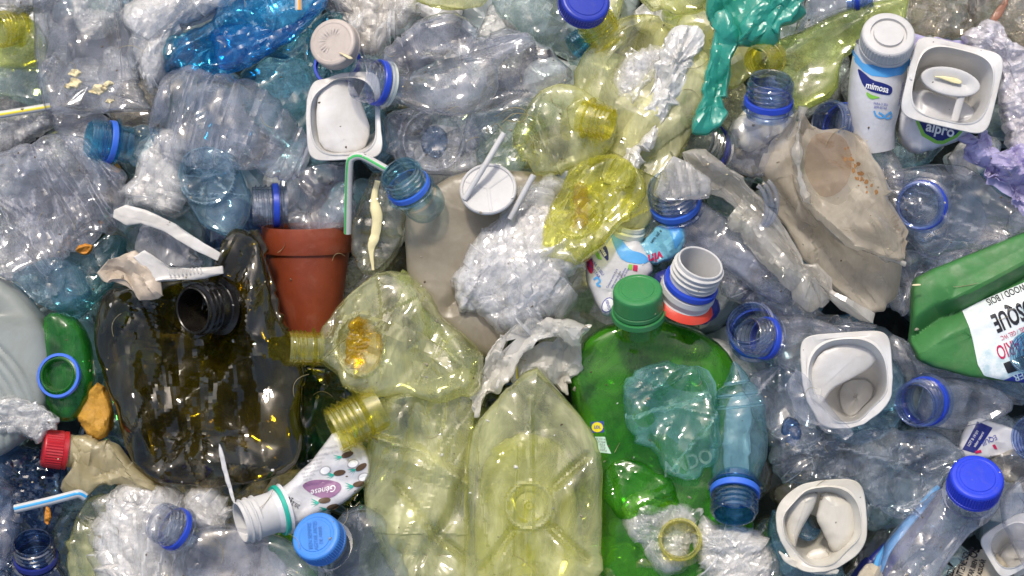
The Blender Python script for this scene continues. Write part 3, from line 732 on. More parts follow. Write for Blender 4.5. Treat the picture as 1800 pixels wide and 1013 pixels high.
# star-based clear bottle in the middle
T = bag('clear_bottle', 'grey clear bottle seen from its star-shaped base with a dark knob', 'bottle', [(676, 205), (700, 192), (770, 190), (832, 196), (846, 240), (862, 292), (830, 308), (790, 312), (755, 306), (700, 292), (680, 262)], 76, 40, GREYC, 34, 8, 19, mod=star(763, 250, 52, 26, 7))
T.part('base_knob', pillow(ellipse(765, 250, 24, 30), 92, 12, size=20, amp=2, seed=3, mod=star(765, 250, 22, 8, 0, knob=.9)), pet('slate_knob_pet', (.66, .74, .84), haze=.1, hazecol=(.25, .32, .45), f0=.12))
bag('film_sheet', 'thin greenish clear film with dry hairs right of the star-shaped base', 'film', [(818, 200), (880, 190), (930, 168), (985, 190), (960, 225), (930, 250), (920, 300), (870, 318), (842, 290), (845, 240)], 84, 16, TEALC, 40, 8, 20)
for k, pts in enumerate(([(870, 205), (900, 190), (925, 196), (918, 214), (890, 212)], [(882, 216), (905, 200), (938, 206), (930, 222)], [(860, 226), (872, 218), (884, 228)])):
    T = Thing('dry_hair', ['long curled dry hair on the greenish film', 'second dry hair crossing the curled one', 'short dry stalk left of the curled hair'][k], 'hair', (900, 210, 112), 'dry hairs')
    T.solo(tube([(x, y, 112 + 3 * math.sin(i + k), 0.7) for i, (x, y) in enumerate(pts)], NS=24, NA=6), HAIR)

# ------------------------------------------------------------------ upper middle: yellow bottles, teal glove
bag('crushed_bottle', 'pale yellow bottle base cut by the top edge beside the teal glove', 'bottle', [(1100, -40), (1265, -40), (1238, 10), (1188, 22), (1135, 14)], 80, 30, PYEL, 36, 7, 21, CRB, mod=star(1160, -6, 34, 12, 5))
T = Thing('loose_cap', 'dark royal blue ribbed cap cut by the top edge beside the yellow neck', 'cap', (1026, 8, 150), 'loose caps in the heap')
T.part('cap_shell', cap_geo(frame((1029, 2, 186), 62, 64), 44, 0.62, ribs=60, groove=.8), CAPNAVY)
T = Thing('bottle_neck', 'small blue threaded neck half hidden behind the yellow neck', 'bottle neck', (1020, 72, 60), BOT)
T.solo(neck_geo(frame((1006, 86, 74), 215, 12), 25), NCYAN)
T = bottle('large crushed pale yellow bottle stuffed with white foam film', (1040, 36, 128), 125, 22, 36, NYEL,
           [('body', pillow([(1072, 62), (1098, 38), (1150, 27), (1208, 46), (1248, 92), (1242, 150), (1208, 260), (1168, 330), (1134, 392), (1064, 436), (1002, 456), (962, 450), (985, 352), (1012, 296), (1036, 246), (1012, 200), (1010, 140), (1038, 92)], 98, 30, size=60, amp=15, seed=22, st=(62, 3), q=6, jag=.5, skel=[(1160, 110), (1120, 230), (1050, 380)]), LEMON)])
bag('foam_strip', 'long white strip of crinkled foam film across the pale yellow bottle', 'foam film', [(1165, 88), (1190, 58), (1226, 52), (1243, 84), (1222, 112), (1182, 190), (1142, 250), (1112, 306), (1078, 334), (1052, 326), (1072, 286), (1102, 230), (1142, 160)], 131, 7, FOAMW, 30, 8, 23, st=(62, 2.5), q=6, jag=.9, fine=True)
wad('plastic_wrap', 'round milky wrap wad under the pale yellow bottle wall', 'wrap', [(1066, 172), (1076, 122), (1110, 92), (1158, 78), (1176, 104), (1150, 150), (1130, 186), (1092, 197)], 104, 22, FILMW, 16, 6, 24, WAD)
T = bottle('crushed pale yellow bottle folded around its own yellow neck', (1072, 222, 184), -18, 20, 33, NYEL,
           [('body', pillow([(903, 238), (925, 180), (962, 152), (1012, 148), (1050, 172), (1082, 228), (1062, 282), (1004, 302), (952, 312), (920, 282)], 116, 36, size=36, amp=12, seed=25, st=(100, 1.6)), PYEL),
            ('fold', pillow([(1000, 180), (1030, 172), (1052, 200), (1050, 240), (1018, 246), (996, 220)], 142, 12, size=26, amp=5, seed=26), PYEL)])
T = bag('crushed_bottle', 'bright yellow crushed bottle end with an orange crease, pointing down left', 'bottle', [(1006, 300), (1062, 268), (1132, 288), (1138, 330), (1112, 382), (1062, 432), (1002, 456), (956, 461), (944, 446), (958, 400), (984, 340)], 148, 40, YEL, 44, 14, 27, CRB, mod=star(1012, 372, 44, 14, 5), st=(60, 1.8))
T.part('folded_base', pillow([(1005, 330), (1024, 312), (1036, 350), (1030, 400), (1008, 425), (994, 418), (1012, 380)], 150, 14, size=16, amp=5, seed=28), AMBER)
def glove():
    T = Thing('film_glove', 'crumpled teal-green film glove hanging from the top edge', 'glove', (1300, 80, 120))
    T.part('palm', pillow([(1262, -40), (1425, -40), (1388, 36), (1352, 80), (1305, 88), (1268, 70), (1252, 30)], 118, 20, size=36, amp=13, seed=29, st=(70, 2.5), q=6, jag=.6), GLOVE)
    T.part('cuff', pillow([(1254, 30), (1276, 20), (1292, 70), (1282, 120), (1278, 170), (1272, 216), (1226, 227), (1217, 206), (1236, 160), (1247, 100)], 138, 12, size=30, amp=11, seed=30, st=(78, 3), q=6, jag=.6), GLOVE)
    T.part('finger', pillow([(1296, 40), (1330, 10), (1372, 4), (1400, -40), (1424, -40), (1392, 34), (1346, 58), (1306, 74)], 150, 8, size=26, amp=9, seed=31, st=(45, 2.5), q=6, jag=.6), GLOVE)
glove()
# wide glass-like jar neck
T = Thing('jar_neck', 'wide grey clear threaded mouth with a navy ring under the teal glove', 'bottle neck', (1218, 240, 110), BOT)
fr = frame((1212, 246, 128), 150, 58)
n_ = T.part('neck', neck_geo(fr, 50, Ln=1.6, thr=3), pet('grey_glass_pet', (0.74, 0.76, 0.70), haze=0.18, hazecol=(0.25, 0.26, 0.22), f0=0.12, bump=0.05, stress=.1))
T.part('collar', collar_geo(fr, 51, 0.98, 1.2), COLLARD, n_)
T.part('shoulder', tube([tuple(along(fr, 70)) + (48,), tuple(along(fr, 120)) + (60,), tuple(along(fr, 170)) + (60,)], NS=14, NA=40), GREYC)

# ------------------------------------------------------------------ upper right
bag('brown_wrap', 'brownish crinkled clear plastic in the upper right corner', 'wrap', [(1600, -30), (1840, -30), (1840, 100), (1776, 92), (1750, 52), (1702, 62), (1642, 72), (1590, 45)], 40, 36, BROWN, 24, 10, 32)
T = Thing('wood_splinter', 'reddish brown splinter in the brown plastic at the upper right', 'splinter', (1752, 28, 84))
T.solo(pillow([(1768, -8), (1775, 0), (1760, 30), (1745, 46), (1738, 40), (1750, 18)], 84, 4, size=12, amp=1.5, seed=2), solid('reddish_wood', (0.30, 0.14, 0.09)))
bag('clear_bottle', 'clear crumpled bottle under the blue neck at the top edge', 'bottle', [(1395, 62), (1405, 20), (1430, -30), (1530, -30), (1520, 16), (1460, 30), (1420, 55)], 70, 30, HAZY, 30, 7, 33)
T = bottle('blue threaded neck lying sideways at the top edge beside the teal glove', (1528, -6, 110), 5, 8, 26, NBLUE, [('shoulder', tube([(1484, -3, 102, 24), (1450, 0, 96, 34), (1420, 6, 90, 40)], NS=12, NA=36), HAZY)], collar=COLLAR)
T = bottle('flattened yellow-green bottle with a yellow neck ring beside the teal glove', (1326, 114, 150), 205, 48, 31, NYEL,
           [('body', pillow([(1345, 92), (1400, 52), (1480, 22), (1560, -2), (1608, -14), (1596, 40), (1524, 62), (1484, 112), (1474, 160), (1405, 192), (1365, 152)], 78, 34, size=55, amp=9, seed=34, st=(28, 2)), YGRN)])
bag('crumpled_paper', 'crumpled whitish paper stuffed inside the clear bottle with the blue collar', 'paper', [(1286, 216), (1312, 188), (1362, 184), (1404, 200), (1392, 236), (1352, 246), (1300, 262)], 84, 26, PAPERW, 30, 8, 35)
bag('grime_clump', 'speckled dark grime under the crumpled paper', 'grime', [(1280, 262), (1330, 256), (1385, 240), (1380, 290), (1320, 318), (1285, 300)], 74, 14, solid('olive_grime', (0.10, 0.085, 0.05), rough=.9, var=.5, dirt=.6, dirtcol=(0.3, .27, .18), bump=.6), 12, 5, 36)
T = bottle('upright clear bottle with a bright blue collar, open mouth to the top', (1351, 142, 196), 88, 33, 42, NBLUE,
           [('body', pillow([(1308, 196), (1286, 216), (1272, 262), (1284, 296), (1340, 316), (1400, 286), (1416, 232), (1396, 198)], 106, 40, size=60, amp=4, seed=37), CLEAR)], collar=COLLAR)
T = bottle('clear bottle with a blue collar behind the beige torn plastic', (1448, 216, 150), 168, 42, 41, NBLUE,
           [('body', pillow([(1478, 176), (1518, 190), (1552, 232), (1592, 300), (1580, 330), (1540, 322), (1490, 290), (1462, 262)], 92, 40, size=70, amp=4, seed=38), HAZY)], collar=COLLAR)
bag('film_strip', 'violet film strip behind the white cups', 'film', [(1586, 56), (1640, 66), (1702, 74), (1694, 92), (1640, 98), (1588, 84)], 88, 10, PURPLE, 24, 4, 39)
# small drinking-yoghurt bottle with a white cap
def drink_bottle():
    T = Thing('drink_bottle', 'small white yoghurt drink bottle with a white ringed cap and a navy badge', 'bottle', (1540, 130, 120), BOT)
    fr = frame((1546, 70, 232), 88, 60)
    g = tube([(1543, 84, 180, 47), (1541, 108, 172, 49), (1537, 150, 160, 49), (1532, 190, 148, 45), (1530, 225, 138, 40), (1534, 262, 128, 36)], NS=40, NA=64, size=60, amp=1.2, seed=4)
    b = T.part('body', g, PLASTW); tr = bvh(g)
    c = T.part('cap', cap_geo(fr, 46, 0.78, ribs=48, groove=0.62, dome=-0.005, ribamp=.01, gd=.14), WHITE)
    T.part('blue_band', drape(flatpoly([(1490, 92), (1497, 112), (1520, 128), (1545, 132), (1572, 124), (1590, 108), (1590, 120), (1574, 138), (1545, 144), (1520, 141), (1506, 132), (1494, 116)], 0, 0, 90, 9), tr, 0.7), SKYB, b)
    T.part('badge', drape(flatpoly([(1497, 126), (1506, 134), (1520, 148), (1545, 155), (1556, 160), (1557, 168), (1552, 174), (1535, 172), (1515, 166), (1506, 156), (1500, 140)], 0, 1, 70, 8), tr, 1.0), NAVY, b)
    T.part('lettering', drape(text_geo('mimosa', 1530, 161, 11, -13, .82, 0, .02), tr, 1.7), WHITEP, b)
    T.part('swoosh', drape(flatpoly([(1511, 167), (1522, 174), (1538, 178), (1520, 181), (1513, 175)], 0, 1, 40, 6), tr, 1.2), LIME, b)
    T.part('small_print', drape(join(text_geo('PARA O SEU', 1537, 189, 4, -6, .8), text_geo('BEM-ESTAR', 1537, 195, 4, -6, .8), text_geo('iogurte líquido magro', 1574, 170, 4, 82, .8), text_geo('conservar entre 0 e 6', 1580, 172, 4, 82, .8)), tr, 1.4), INKBLUE, b)
    T.part('ribbon', drape(tube_flat([(1526, 200), (1530, 208), (1540, 212), (1550, 206), (1556, 202), (1558, 209), (1550, 213), (1540, 206), (1534, 203)], 3), tr, 1.4), SKYB, b)
def tube_flat(pts, w_):
    q = catmull([(x, y, 0, 1) for x, y in pts], 40)[:, :2]; d_ = np.gradient(q, axis=0); d_ /= np.linalg.norm(d_, axis=1)[:, None]
    n_ = np.stack([-d_[:, 1], d_[:, 0]], 1)
    V = np.concatenate([np.stack([q + n_ * w_ / 2, q - n_ * w_ / 2], 1).reshape(-1, 2), np.zeros((80, 1))], 1)
    return V, [grid_faces(40, 2, wrap=False)]
drink_bottle()
# cups ---------------------------------------------------------------
CUPS = 'white yoghurt cups in the heap'
def cup(label, cx, cy_, z, a, b, rot, mat, off=(0, 0), depth=130, corner=5.0, base=0.60, dent=None, inner=0.80, ipw=2.7, nobase=False, warp=3, seed=0, name='yoghurt_cup', torn=None):
    T = Thing(name, label, 'cup', (cx, cy_, z - 40), CUPS)
    th = np.linspace(0, 2 * math.pi, 128, endpoint=False); r = math.radians(-rot)
    def ring(sa, pw, zz, ox=0, oy=0):
        x = a * sa * np.sign(np.cos(th)) * np.abs(np.cos(th)) ** (2 / pw); y = b * sa * np.sign(np.sin(th)) * np.abs(np.sin(th)) ** (2 / pw)
        return np.stack([cx + x * math.cos(r) - y * math.sin(r) + ox, cy_ + x * math.sin(r) + y * math.cos(r) + oy, np.full(128, z + zz)], 1)
    R = [ring(1.0, corner, -7), ring(1.005, corner, -2), ring(0.99, corner, 0), ring(0.90, corner * .9, 0.5), ring(inner + .03, ipw + .3, 0.5), ring(inner + .018, ipw + .1, 2.0), ring(inner, ipw, 2.5), ring(inner - .012, ipw, -4)]
    nin = len(R)
    for k in np.linspace(0.06, 1, 26):
        s_ = (inner - .015) * (1 - k) + base * k
        R.append(ring(s_, ipw - .5 * k, -4 - depth * k, off[0] * k, off[1] * k))
    for k in (0.93, 0.86, 0.80, 0.5, 0.2, 0.01):
        R.append(ring(base * k, 2.4, -4 - depth + (4 if k < .9 else 0), off[0], off[1]))
    V = np.concatenate(R); 
    w_ = np.sin(np.tile(th, len(R)) * 2 + seed) * warp + np.sin(np.tile(th, len(R)) * 3 + 2 * seed) * warp * .5
    V[:, 2] += w_
    V[:, 2] += 1.2 * bowls(V, 30, seed + 9)
    if dent: V = dent(V, np.repeat(np.arange(len(R)), 128), np.tile(th, len(R)), nin)
    k = (nin + 26) * 128
    wall = (V[:k], [grid_faces(nin + 26, 128)])
    w = T.part('wall', wall, mat)
    fl = V[(nin + 25) * 128:]
    if not nobase: T.part('cup_base', (fl, [grid_faces(len(R) - nin - 25, 128)]), mat)
    T.V = V; T.R = len(R); T.nin = nin
    return T
def push(cx, cy_, r_, dx, dy, dz, n0=2.0):
    def f(V, ri, th, nin):
        V = V.copy(); k = np.exp(-(np.hypot(V[:, 0] - cx, V[:, 1] - cy_) / r_) ** n0) * (ri > nin - 2)
        V[:, 0] += dx * k; V[:, 1] += dy * k; V[:, 2] += dz * k
        return V
    return f
def rim_bend(cx, cy_, r_, dx, dy, dz):
    def f(V, ri, th, nin):
        V = V.copy(); k = np.exp(-(np.hypot(V[:, 0] - cx, V[:, 1] - cy_) / r_) ** 2)
        V[:, 0] += dx * k; V[:, 1] += dy * k; V[:, 2] += dz * k
        return V
    return f
def dents(*fs):
    def f(V, *a):
        for g in fs: V = g(V, *a)
        return V
    return f
bag('drink_cup', 'white printed cup with a navy badge lying under the spoon cup', 'cup', [(1574, 190), (1590, 150), (1722, 190), (1702, 240), (1642, 266), (1602, 272), (1578, 244)], 112, 46, PLASTW, 60, 4, 40, CUPS)
def badge_cup():
    o = [ob for ob in COL.objects if ob.name == 'drink_cup'][0]
    g = pillow([(1574, 190), (1590, 150), (1722, 190), (1702, 240), (1642, 266), (1602, 272), (1578, 244)], 112, 46, size=60, amp=4, seed=40)
    tr = bvh(g); T = Thing('x', '', '', (0, 0, 112)); T.a = np.array([1000.0, 0, 0])
    A = np.array([[1574, 190], [1590, 150], [1722, 190], [1702, 240], [1642, 266], [1602, 272], [1578, 244]]).mean(0)
    T.a = np.array([A[0], A[1], 112.0]); T.root = o
    T.part('badge', drape(flatpoly([(1606, 214), (1640, 218), (1685, 226), (1672, 240), (1650, 250), (1640, 250), (1618, 238)], 0, 0, 60, 8), tr, 1.0), NAVY)
    T.part('badge_border', drape(flatpoly([(1598, 206), (1640, 212), (1692, 224), (1676, 244), (1652, 256), (1636, 255), (1612, 242)], 0, 0, 60, 8), tr, 0.5), LIME)
    T.part('lettering', drape(text_geo('alpro', 1645, 231, 18, -13, .95, 0, .025), tr, 1.8), WHITEP)
badge_cup()
T = cup('square white cup with a white spoon lying in it', 1667, 153, 210, 80, 74, -13, CUPW, off=(-4, 6), depth=110, base=0.66, inner=0.85, seed=2, corner=6.5, ipw=3.2)
T = Thing('spoon', 'small white plastic spoon with yellow yoghurt in the square cup', 'spoon', (1665, 155, 160))
b_ = T.part('bowl', pillow(ellipse(1664, 147, 53, 25, -12), 196, 9, 3, size=60, amp=0, seed=1, mod=ridge([(1640, 142), (1690, 153)], -9, 26)), WHITE)
T.part('handle', tube([(1686, 166, 196, 6), (1680, 186, 192, 6.5), (1673, 214, 186, 6.5)], NS=10, NA=16, flat=.5, cap0=True, cap1=True), WHITE)
T.part('yoghurt_smear', pillow([(1630, 138), (1650, 138), (1672, 140), (1684, 146), (1682, 153), (1668, 150), (1650, 143)], 203, 3, size=20, amp=.8, seed=3), YOLK, b_)
T = Thing('film_glove', 'crumpled violet film glove under the lilac bubble wrap at the right edge', 'glove', (1750, 310, 100))
T.part('palm', pillow([(1735, 292), (1760, 262), (1790, 268), (1840, 290), (1840, 400), (1796, 382), (1752, 356), (1726, 325)], 150, 14, size=20, amp=12, seed=41, st=(-40, 1.8), q=7, jag=.8, fine=True), PURPLE)
T.part('finger', pillow([(1686, 240), (1722, 222), (1738, 258), (1752, 300), (1735, 330), (1706, 300)], 140, 12, size=18, amp=10, seed=42, st=(-60, 1.8), q=7, jag=.8, fine=True), PURPLE)
bag('bubble_wrap', 'lilac-white bubble wrap standing right of the spoon cup', 'bubble wrap', [(1686, 62), (1722, 38), (1758, 42), (1778, 84), (1840, 88), (1840, 292), (1792, 292), (1762, 244), (1752, 112), (1702, 86)], 110, 46, FILML, 11, 5, 43)

# ------------------------------------------------------------------ the torn beige bottle and its neighbours
T = Thing('torn_bottle', 'large torn beige milky bottle with brown stains and ragged flaps', 'bottle', (1430, 370, 130))
T.part('inside_wall', pillow([(1335, 292), (1380, 262), (1420, 330), (1480, 420), (1588, 462), (1584, 492), (1545, 562), (1490, 520), (1430, 470), (1380, 392)], 92, 18, size=60, amp=9, seed=44, st=(-45, 2)), BEIGE2)
T.part('side_flap', pillow([(1404, 192), (1412, 240), (1400, 290), (1405, 335), (1425, 372), (1440, 402), (1402, 372), (1364, 330), (1328, 296), (1345, 258), (1376, 232)], 132, 22, size=60, amp=8, seed=45, st=(60, 2), q=2.0, jag=.8, smooth=0), BEIGE2)
ufl = [(1404, 192), (1428, 228), (1472, 222), (1516, 238), (1542, 290), (1562, 350), (1590, 428), (1586, 466), (1540, 452), (1492, 432), (1452, 406), (1426, 370), (1402, 338), (1394, 290), (1402, 240)]
def hollow(V):
    V = V.copy()
    for cx, cy_, rx, ry, am in ((1452, 296, 44, 58, -105), (1530, 330, 34, 80, 30), (1500, 400, 60, 28, 18)):
        V[:, 2] += am * np.exp(-((V[:, 0] - cx) / rx) ** 2 - ((V[:, 1] - cy_) / ry) ** 2)
    return V
uf = T.part('upper_flap', pillow(ufl, 176, 20, 8, size=52, amp=11, seed=46, q=2.6, st=(-60, 2), jag=.5, skel=[(1470, 300), (1520, 390)], edge=1.0, mod=seq(hollow, ridge([(1404, 192), (1394, 290), (1426, 370), (1492, 432), (1586, 466)], 16, 14), ridge([(1428, 228), (1472, 222), (1516, 238), (1562, 350)], 10, 14))), BEIGE2)
utr = bvh(T.geo['upper_flap'])
T.part('stain_and_shade', drape(flatpoly([(1412, 262), (1424, 240), (1452, 234), (1480, 244), (1494, 276), (1488, 318), (1466, 344), (1440, 350), (1420, 326), (1408, 296)], 0, 1, 90, 16), utr, 0.9), STAINSHADE, uf)  # brown stain; its dark tone also paints shade into the hollow
rr_ = np.random.default_rng(9)
for k in range(26):
    t_ = rr_.random(); x_ = 1478 + 40 * t_ + rr_.normal(0, 5); y_ = 262 + 80 * t_ + rr_.normal(0, 6); s_ = rr_.uniform(1.2, 4.2)
    T.part('rust_speck', drape(flatpoly([(x_ + s_ * q_ * math.cos(p_), y_ + s_ * q_ * math.sin(p_) * 1.3) for p_, q_ in zip(np.linspace(0, 6.28, 7, endpoint=False), rr_.uniform(.5, 1.2, 7))], 0, 0, 12, 3), utr, 1.4), RUST, uf)
T.part('torn_edge', tube([(1404, 192, 196, 2.5), (1396, 240, 196, 3), (1394, 290, 194, 3.5), (1404, 338, 192, 3), (1426, 370, 190, 4), (1456, 408, 186, 3), (1492, 432, 186, 5), (1540, 452, 182, 3), (1584, 465, 178, 2)], NS=90, NA=10, flat=1.6, size=14, amp=2.2, seed=12, rigid=-.3), BEIGE3)
T.part('lower_flap', pillow([(1196, 268), (1240, 260), (1292, 298), (1342, 344), (1384, 402), (1424, 470), (1470, 516), (1534, 560), (1482, 547), (1420, 522), (1362, 482), (1312, 424), (1284, 402), (1302, 380), (1282, 360), (1232, 342), (1206, 306)], 150, 22, size=50, amp=13, seed=47, st=(-45, 2.2), skel=[(1240, 300), (1330, 380), (1420, 490)], jag=.9, smooth=0, q=2.0), BEIGE3)
T.part('threaded_strip', pillow([(1148, 340), (1158, 306), (1182, 276), (1208, 284), (1246, 322), (1240, 346), (1196, 352), (1166, 358)], 178, 12, 4, size=40, amp=4, seed=210, q=3, jag=.5, smooth=0, st=(70, 2),
       mod=seq(*[ridge([(1162 + 17 * k, 296 - 3 * k), (1176 + 16 * k, 352 - 4 * k)], 9, 5) for k in range(4)])), pet('milky_strip', (.95, .95, .95), haze=.35, hazecol=(.85, .83, .80), f0=.12, stress=.9))
for k in range(3):
    th = np.linspace(-1.35, 1.15, 16)
    T.part('thread', tube([(1316 + k * 9 + 27 * math.cos(t), 366 - k * 4 - 42 * math.sin(t), 172 + 7 * math.cos(t), 4.2) for t in th], NS=30, NA=12, flat=.45), NCLEAR)
T = bottle('bluish clear bottle with a blue mouth under the torn beige bottle', (1176, 326, 150), 108, 46, 45, NBLUE,
           [('body', pillow([(1150, 372), (1180, 362), (1226, 346), (1290, 386), (1332, 450), (1402, 522), (1372, 545), (1290, 482), (1232, 458), (1188, 440)], 96, 42, size=60, amp=6, seed=48), pet('bluish_clear_pet', (0.93, 0.945, 0.975), haze=0.26, hazecol=(0.66, 0.70, 0.84), dirt=.2, edgep=10))], collar=COLLARL)
bottle('clear bottle with a blue-ringed mouth facing up, left of the green jug', (1608, 362, 178), 185, 72, 43, NBLUE,
       [('body', pillow([(1558, 300), (1622, 284), (1702, 298), (1770, 350), (1840, 402), (1806, 424), (1702, 442), (1642, 462), (1602, 424), (1570, 392), (1553, 342)], 100, 48, size=46, amp=11, seed=49, st=(-20, 1.5)), CLEAR)], collar=COLLAR, Ln=1.5)
bag('clear_bottle', 'crumpled clear bottle between the mouth facing up and the green jug', 'bottle', [(1580, 440), (1650, 445), (1720, 430), (1800, 400), (1740, 440), (1640, 480), (1600, 510), (1590, 560), (1560, 540), (1560, 490)], 60, 30, HAZY, 30, 9, 50)

# green detergent jug
def jug():
    ol = [(1602, 510), (1608, 490), (1640, 472), (1702, 448), (1802, 407), (1880, 380), (1880, 694), (1802, 674), (1702, 662), (1642, 646), (1612, 632), (1600, 602)]
    g = pillow(ol, 120, 36, size=120, amp=4, seed=51, smooth=0, q=8, jag=.1, mod=seq(ridge([(1604, 592), (1650, 560), (1690, 545), (1800, 487), (1880, 450)], -30, 30), ridge([(1655, 505), (1662, 528), (1700, 515), (1800, 462), (1880, 425)], 12, 26)), NP=220, M=46)
    T = Thing('detergent_jug', 'dented green detergent jug with a printed white label upside down', 'jug', (1720, 550, 120))
    b = T.part('body', g, DETG); tr = bvh(g)
    lab = [(1689, 546), (1720, 530), (1800, 495), (1880, 458), (1880, 690), (1800, 672), (1760, 668), (1724, 660), (1712, 640), (1704, 600)]
    T.part('label', drape(flatpoly(lab, 0, 0, 140, 22), tr, 1.2), solid('white_blue_mottled_label', (0.74, 0.79, 0.80), dirt=0.75, dirtcol=(0.10, 0.38, 0.46), var=.1), b)
    R_ = 204
    T.part('lettering', drape(join(text_geo('BOSQUE', 1779, 550, 32, R_, .50, 0, .03), text_geo('WOOD / BOIS', 1764, 517, 11, R_, .72, 0, .01)), tr, 2.4), INKBLK, b)
    T.part('red_lettering', drape(join(text_geo('SANITÁRIO', 1789, 603, 25, R_ - 4, .52, 0, .01), text_geo('TOILET GEL / GEL WC', 1786, 580, 8, R_ - 2, .66)), tr, 2.4), INKRED, b)
    T.part('print_block', drape(flatpoly([(1756, 638), (1795, 622), (1880, 590), (1880, 625), (1796, 646), (1764, 656)], 0, 0, 60, 8), tr, 1.9), INKBLK, b)
    T.part('print_strip', drape(flatpoly([(1758, 668), (1790, 652), (1880, 620), (1880, 690), (1800, 673)], 0, 0, 60, 8), tr, 2.2), INKBLUE, b)
    T.part('white_lettering', drape(text_geo('LER', 1787, 659, 13, R_, .9, 0, .02), tr, 3.0), WHITEP, b)
    bag('plastic_sliver', 'tiny pale sliver at the corner of the green jug', 'sliver', [(1603, 500), (1618, 499), (1619, 502), (1604, 503)], 178, 1, CRUMB, 5, .2, 3)
jug()
bottle('clear threaded neck leaning over the label of the green jug', (1797, 618, 236), 170, 52, 40, pet('cyan_clear_thick_pet', (0.72, 0.88, 0.95), haze=.1, hazecol=(.5, .7, .85), f0=.11, bump=.05, stress=.1),
       [('body', tube([(1830, 640, 190, 38), (1860, 660, 170, 60), (1900, 680, 150, 80)], NS=14, NA=40), CLEAR)])

# ------------------------------------------------------------------ left: ribbed bottles, cup, pot
bag('dark_bottle', 'dark teal clear bottle under the orange crumb on the left', 'bottle', [(90, 455), (160, 425), (225, 405), (215, 470), (180, 520), (130, 560), (100, 550)], 20, 34, TEALD, 50, 8, 52)
bag('clear_bottle', 'small square-based clear bottle under the big ribbed one on the left', 'bottle', [(15, 486), (60, 462), (110, 450), (142, 470), (152, 520), (104, 546), (50, 532)], 62, 34, CBLUE, 46, 7, 53, mod=star(88, 490, 34, 10, 4))
g = ridge([(90, 300), (175, 420)], -12, 9)
bag('crushed_bottle', 'big crushed clear ribbed bottle at the left edge, bright with creases', 'bottle', [(-40, 290), (30, 262), (86, 240), (142, 238), (190, 278), (220, 310), (217, 350), (192, 396), (166, 426), (102, 456), (50, 472), (-40, 490)], 92, 48, HAZY, 34, 15, 54, CRB, st=(-55, 2.2),
    mod=seq(*[ridge([(60 + 30 * k, 260 - 2 * k), (150 + 26 * k, 430 - 26 * k)], -12, 7) for k in range(4)]))
bag('food_crumb', 'bright orange crumb under the ribbed clear bottle on the left', 'food scrap', [(135, 434), (148, 428), (163, 430), (162, 442), (152, 450), (138, 446)], 104, 9, ORANGE, 8, 2.5, 2)
bag('food_crumb', 'orange crumb tucked under the cyan bottle neck', 'food scrap', [(190, 286), (205, 284), (214, 296), (208, 306), (196, 298)], 92, 7, ORANGE, 8, 2.5, 3)
T = bottle('clear bottle with a cyan-blue threaded neck pointing left', (162, 246, 122), 172, 24, 37, NCYAN,
           [('body', pillow([(222, 224), (262, 216), (292, 238), (288, 300), (240, 300), (222, 284)], 76, 34, size=40, amp=6, seed=55), CBLUE)], collar=COLLARL, Ln=2.0)
T = Thing('clear_bottle', 'large ribbed clear bottle lying in the upper left with its base to the left', 'bottle', (410, 225, 120))
T.part('body', tube([(286, 196, 122, 56), (300, 198, 124, 68), (335, 207, 126, 76), (390, 220, 128, 86), (450, 238, 126, 82), (505, 262, 118, 58), (540, 278, 110, 40)], NS=80, NA=90, flat=.72, size=44, amp=8, seed=5, ribs=(6, 5, .3, .95), rigid=-.2, u0=(0.2, -1, 0)), HAZY)
T.part('bottle_base', tube([(284, 196, 122, 56), (276, 194, 121, 44), (284, 196, 122, 24), (296, 198, 122, 4)], NS=20, NA=60, flat=.72, size=20, amp=3, seed=7, u0=(0.2, -1, 0), rigid=-.2), HAZY)
bag('clear_bottle', 'small bluish clear bottle with a round star base facing up', 'bottle', [(314, 304), (328, 266), (370, 256), (415, 276), (430, 320), (440, 370), (421, 415), (394, 419), (354, 401), (324, 352)], 84, 44, CBLUE, 60, 4, 56, mod=star(368, 310, 50, 26, 5))
wad('plastic_wrap', 'warm white stretch-wrap wad left of the round star base', 'wrap', [(262, 238), (292, 224), (326, 252), (316, 300), (334, 350), (320, 376), (262, 372), (226, 366), (217, 336), (236, 318), (242, 280)], 88, 40, FILMWARM, 26, 8, 57, WAD)
CUP1 = cup('white yoghurt cup left of centre with a clear bottle neck over its corner', 607, 207, 150, 66, 76, 3, CUPW, off=(26, -8), depth=115, base=0.46, inner=0.88, seed=1, corner=6.5, ipw=3.0, nobase=True,
    dent=dents( rim_bend(672, 215, 30, -4, 0, -12), rim_bend(560, 135, 26, 8, 8, -4), rim_bend(545, 150, 30, 8, 0, 0)))
T = CUP1
T.part('dented_wall', pillow([(561, 165), (578, 142), (604, 136), (622, 150), (640, 190), (652, 232), (640, 266), (596, 273), (566, 262), (558, 215)], 132, 10, 3, size=90, amp=2, seed=201, q=2.2, jag=.1, slope=(-.25, .05)), CUPW)
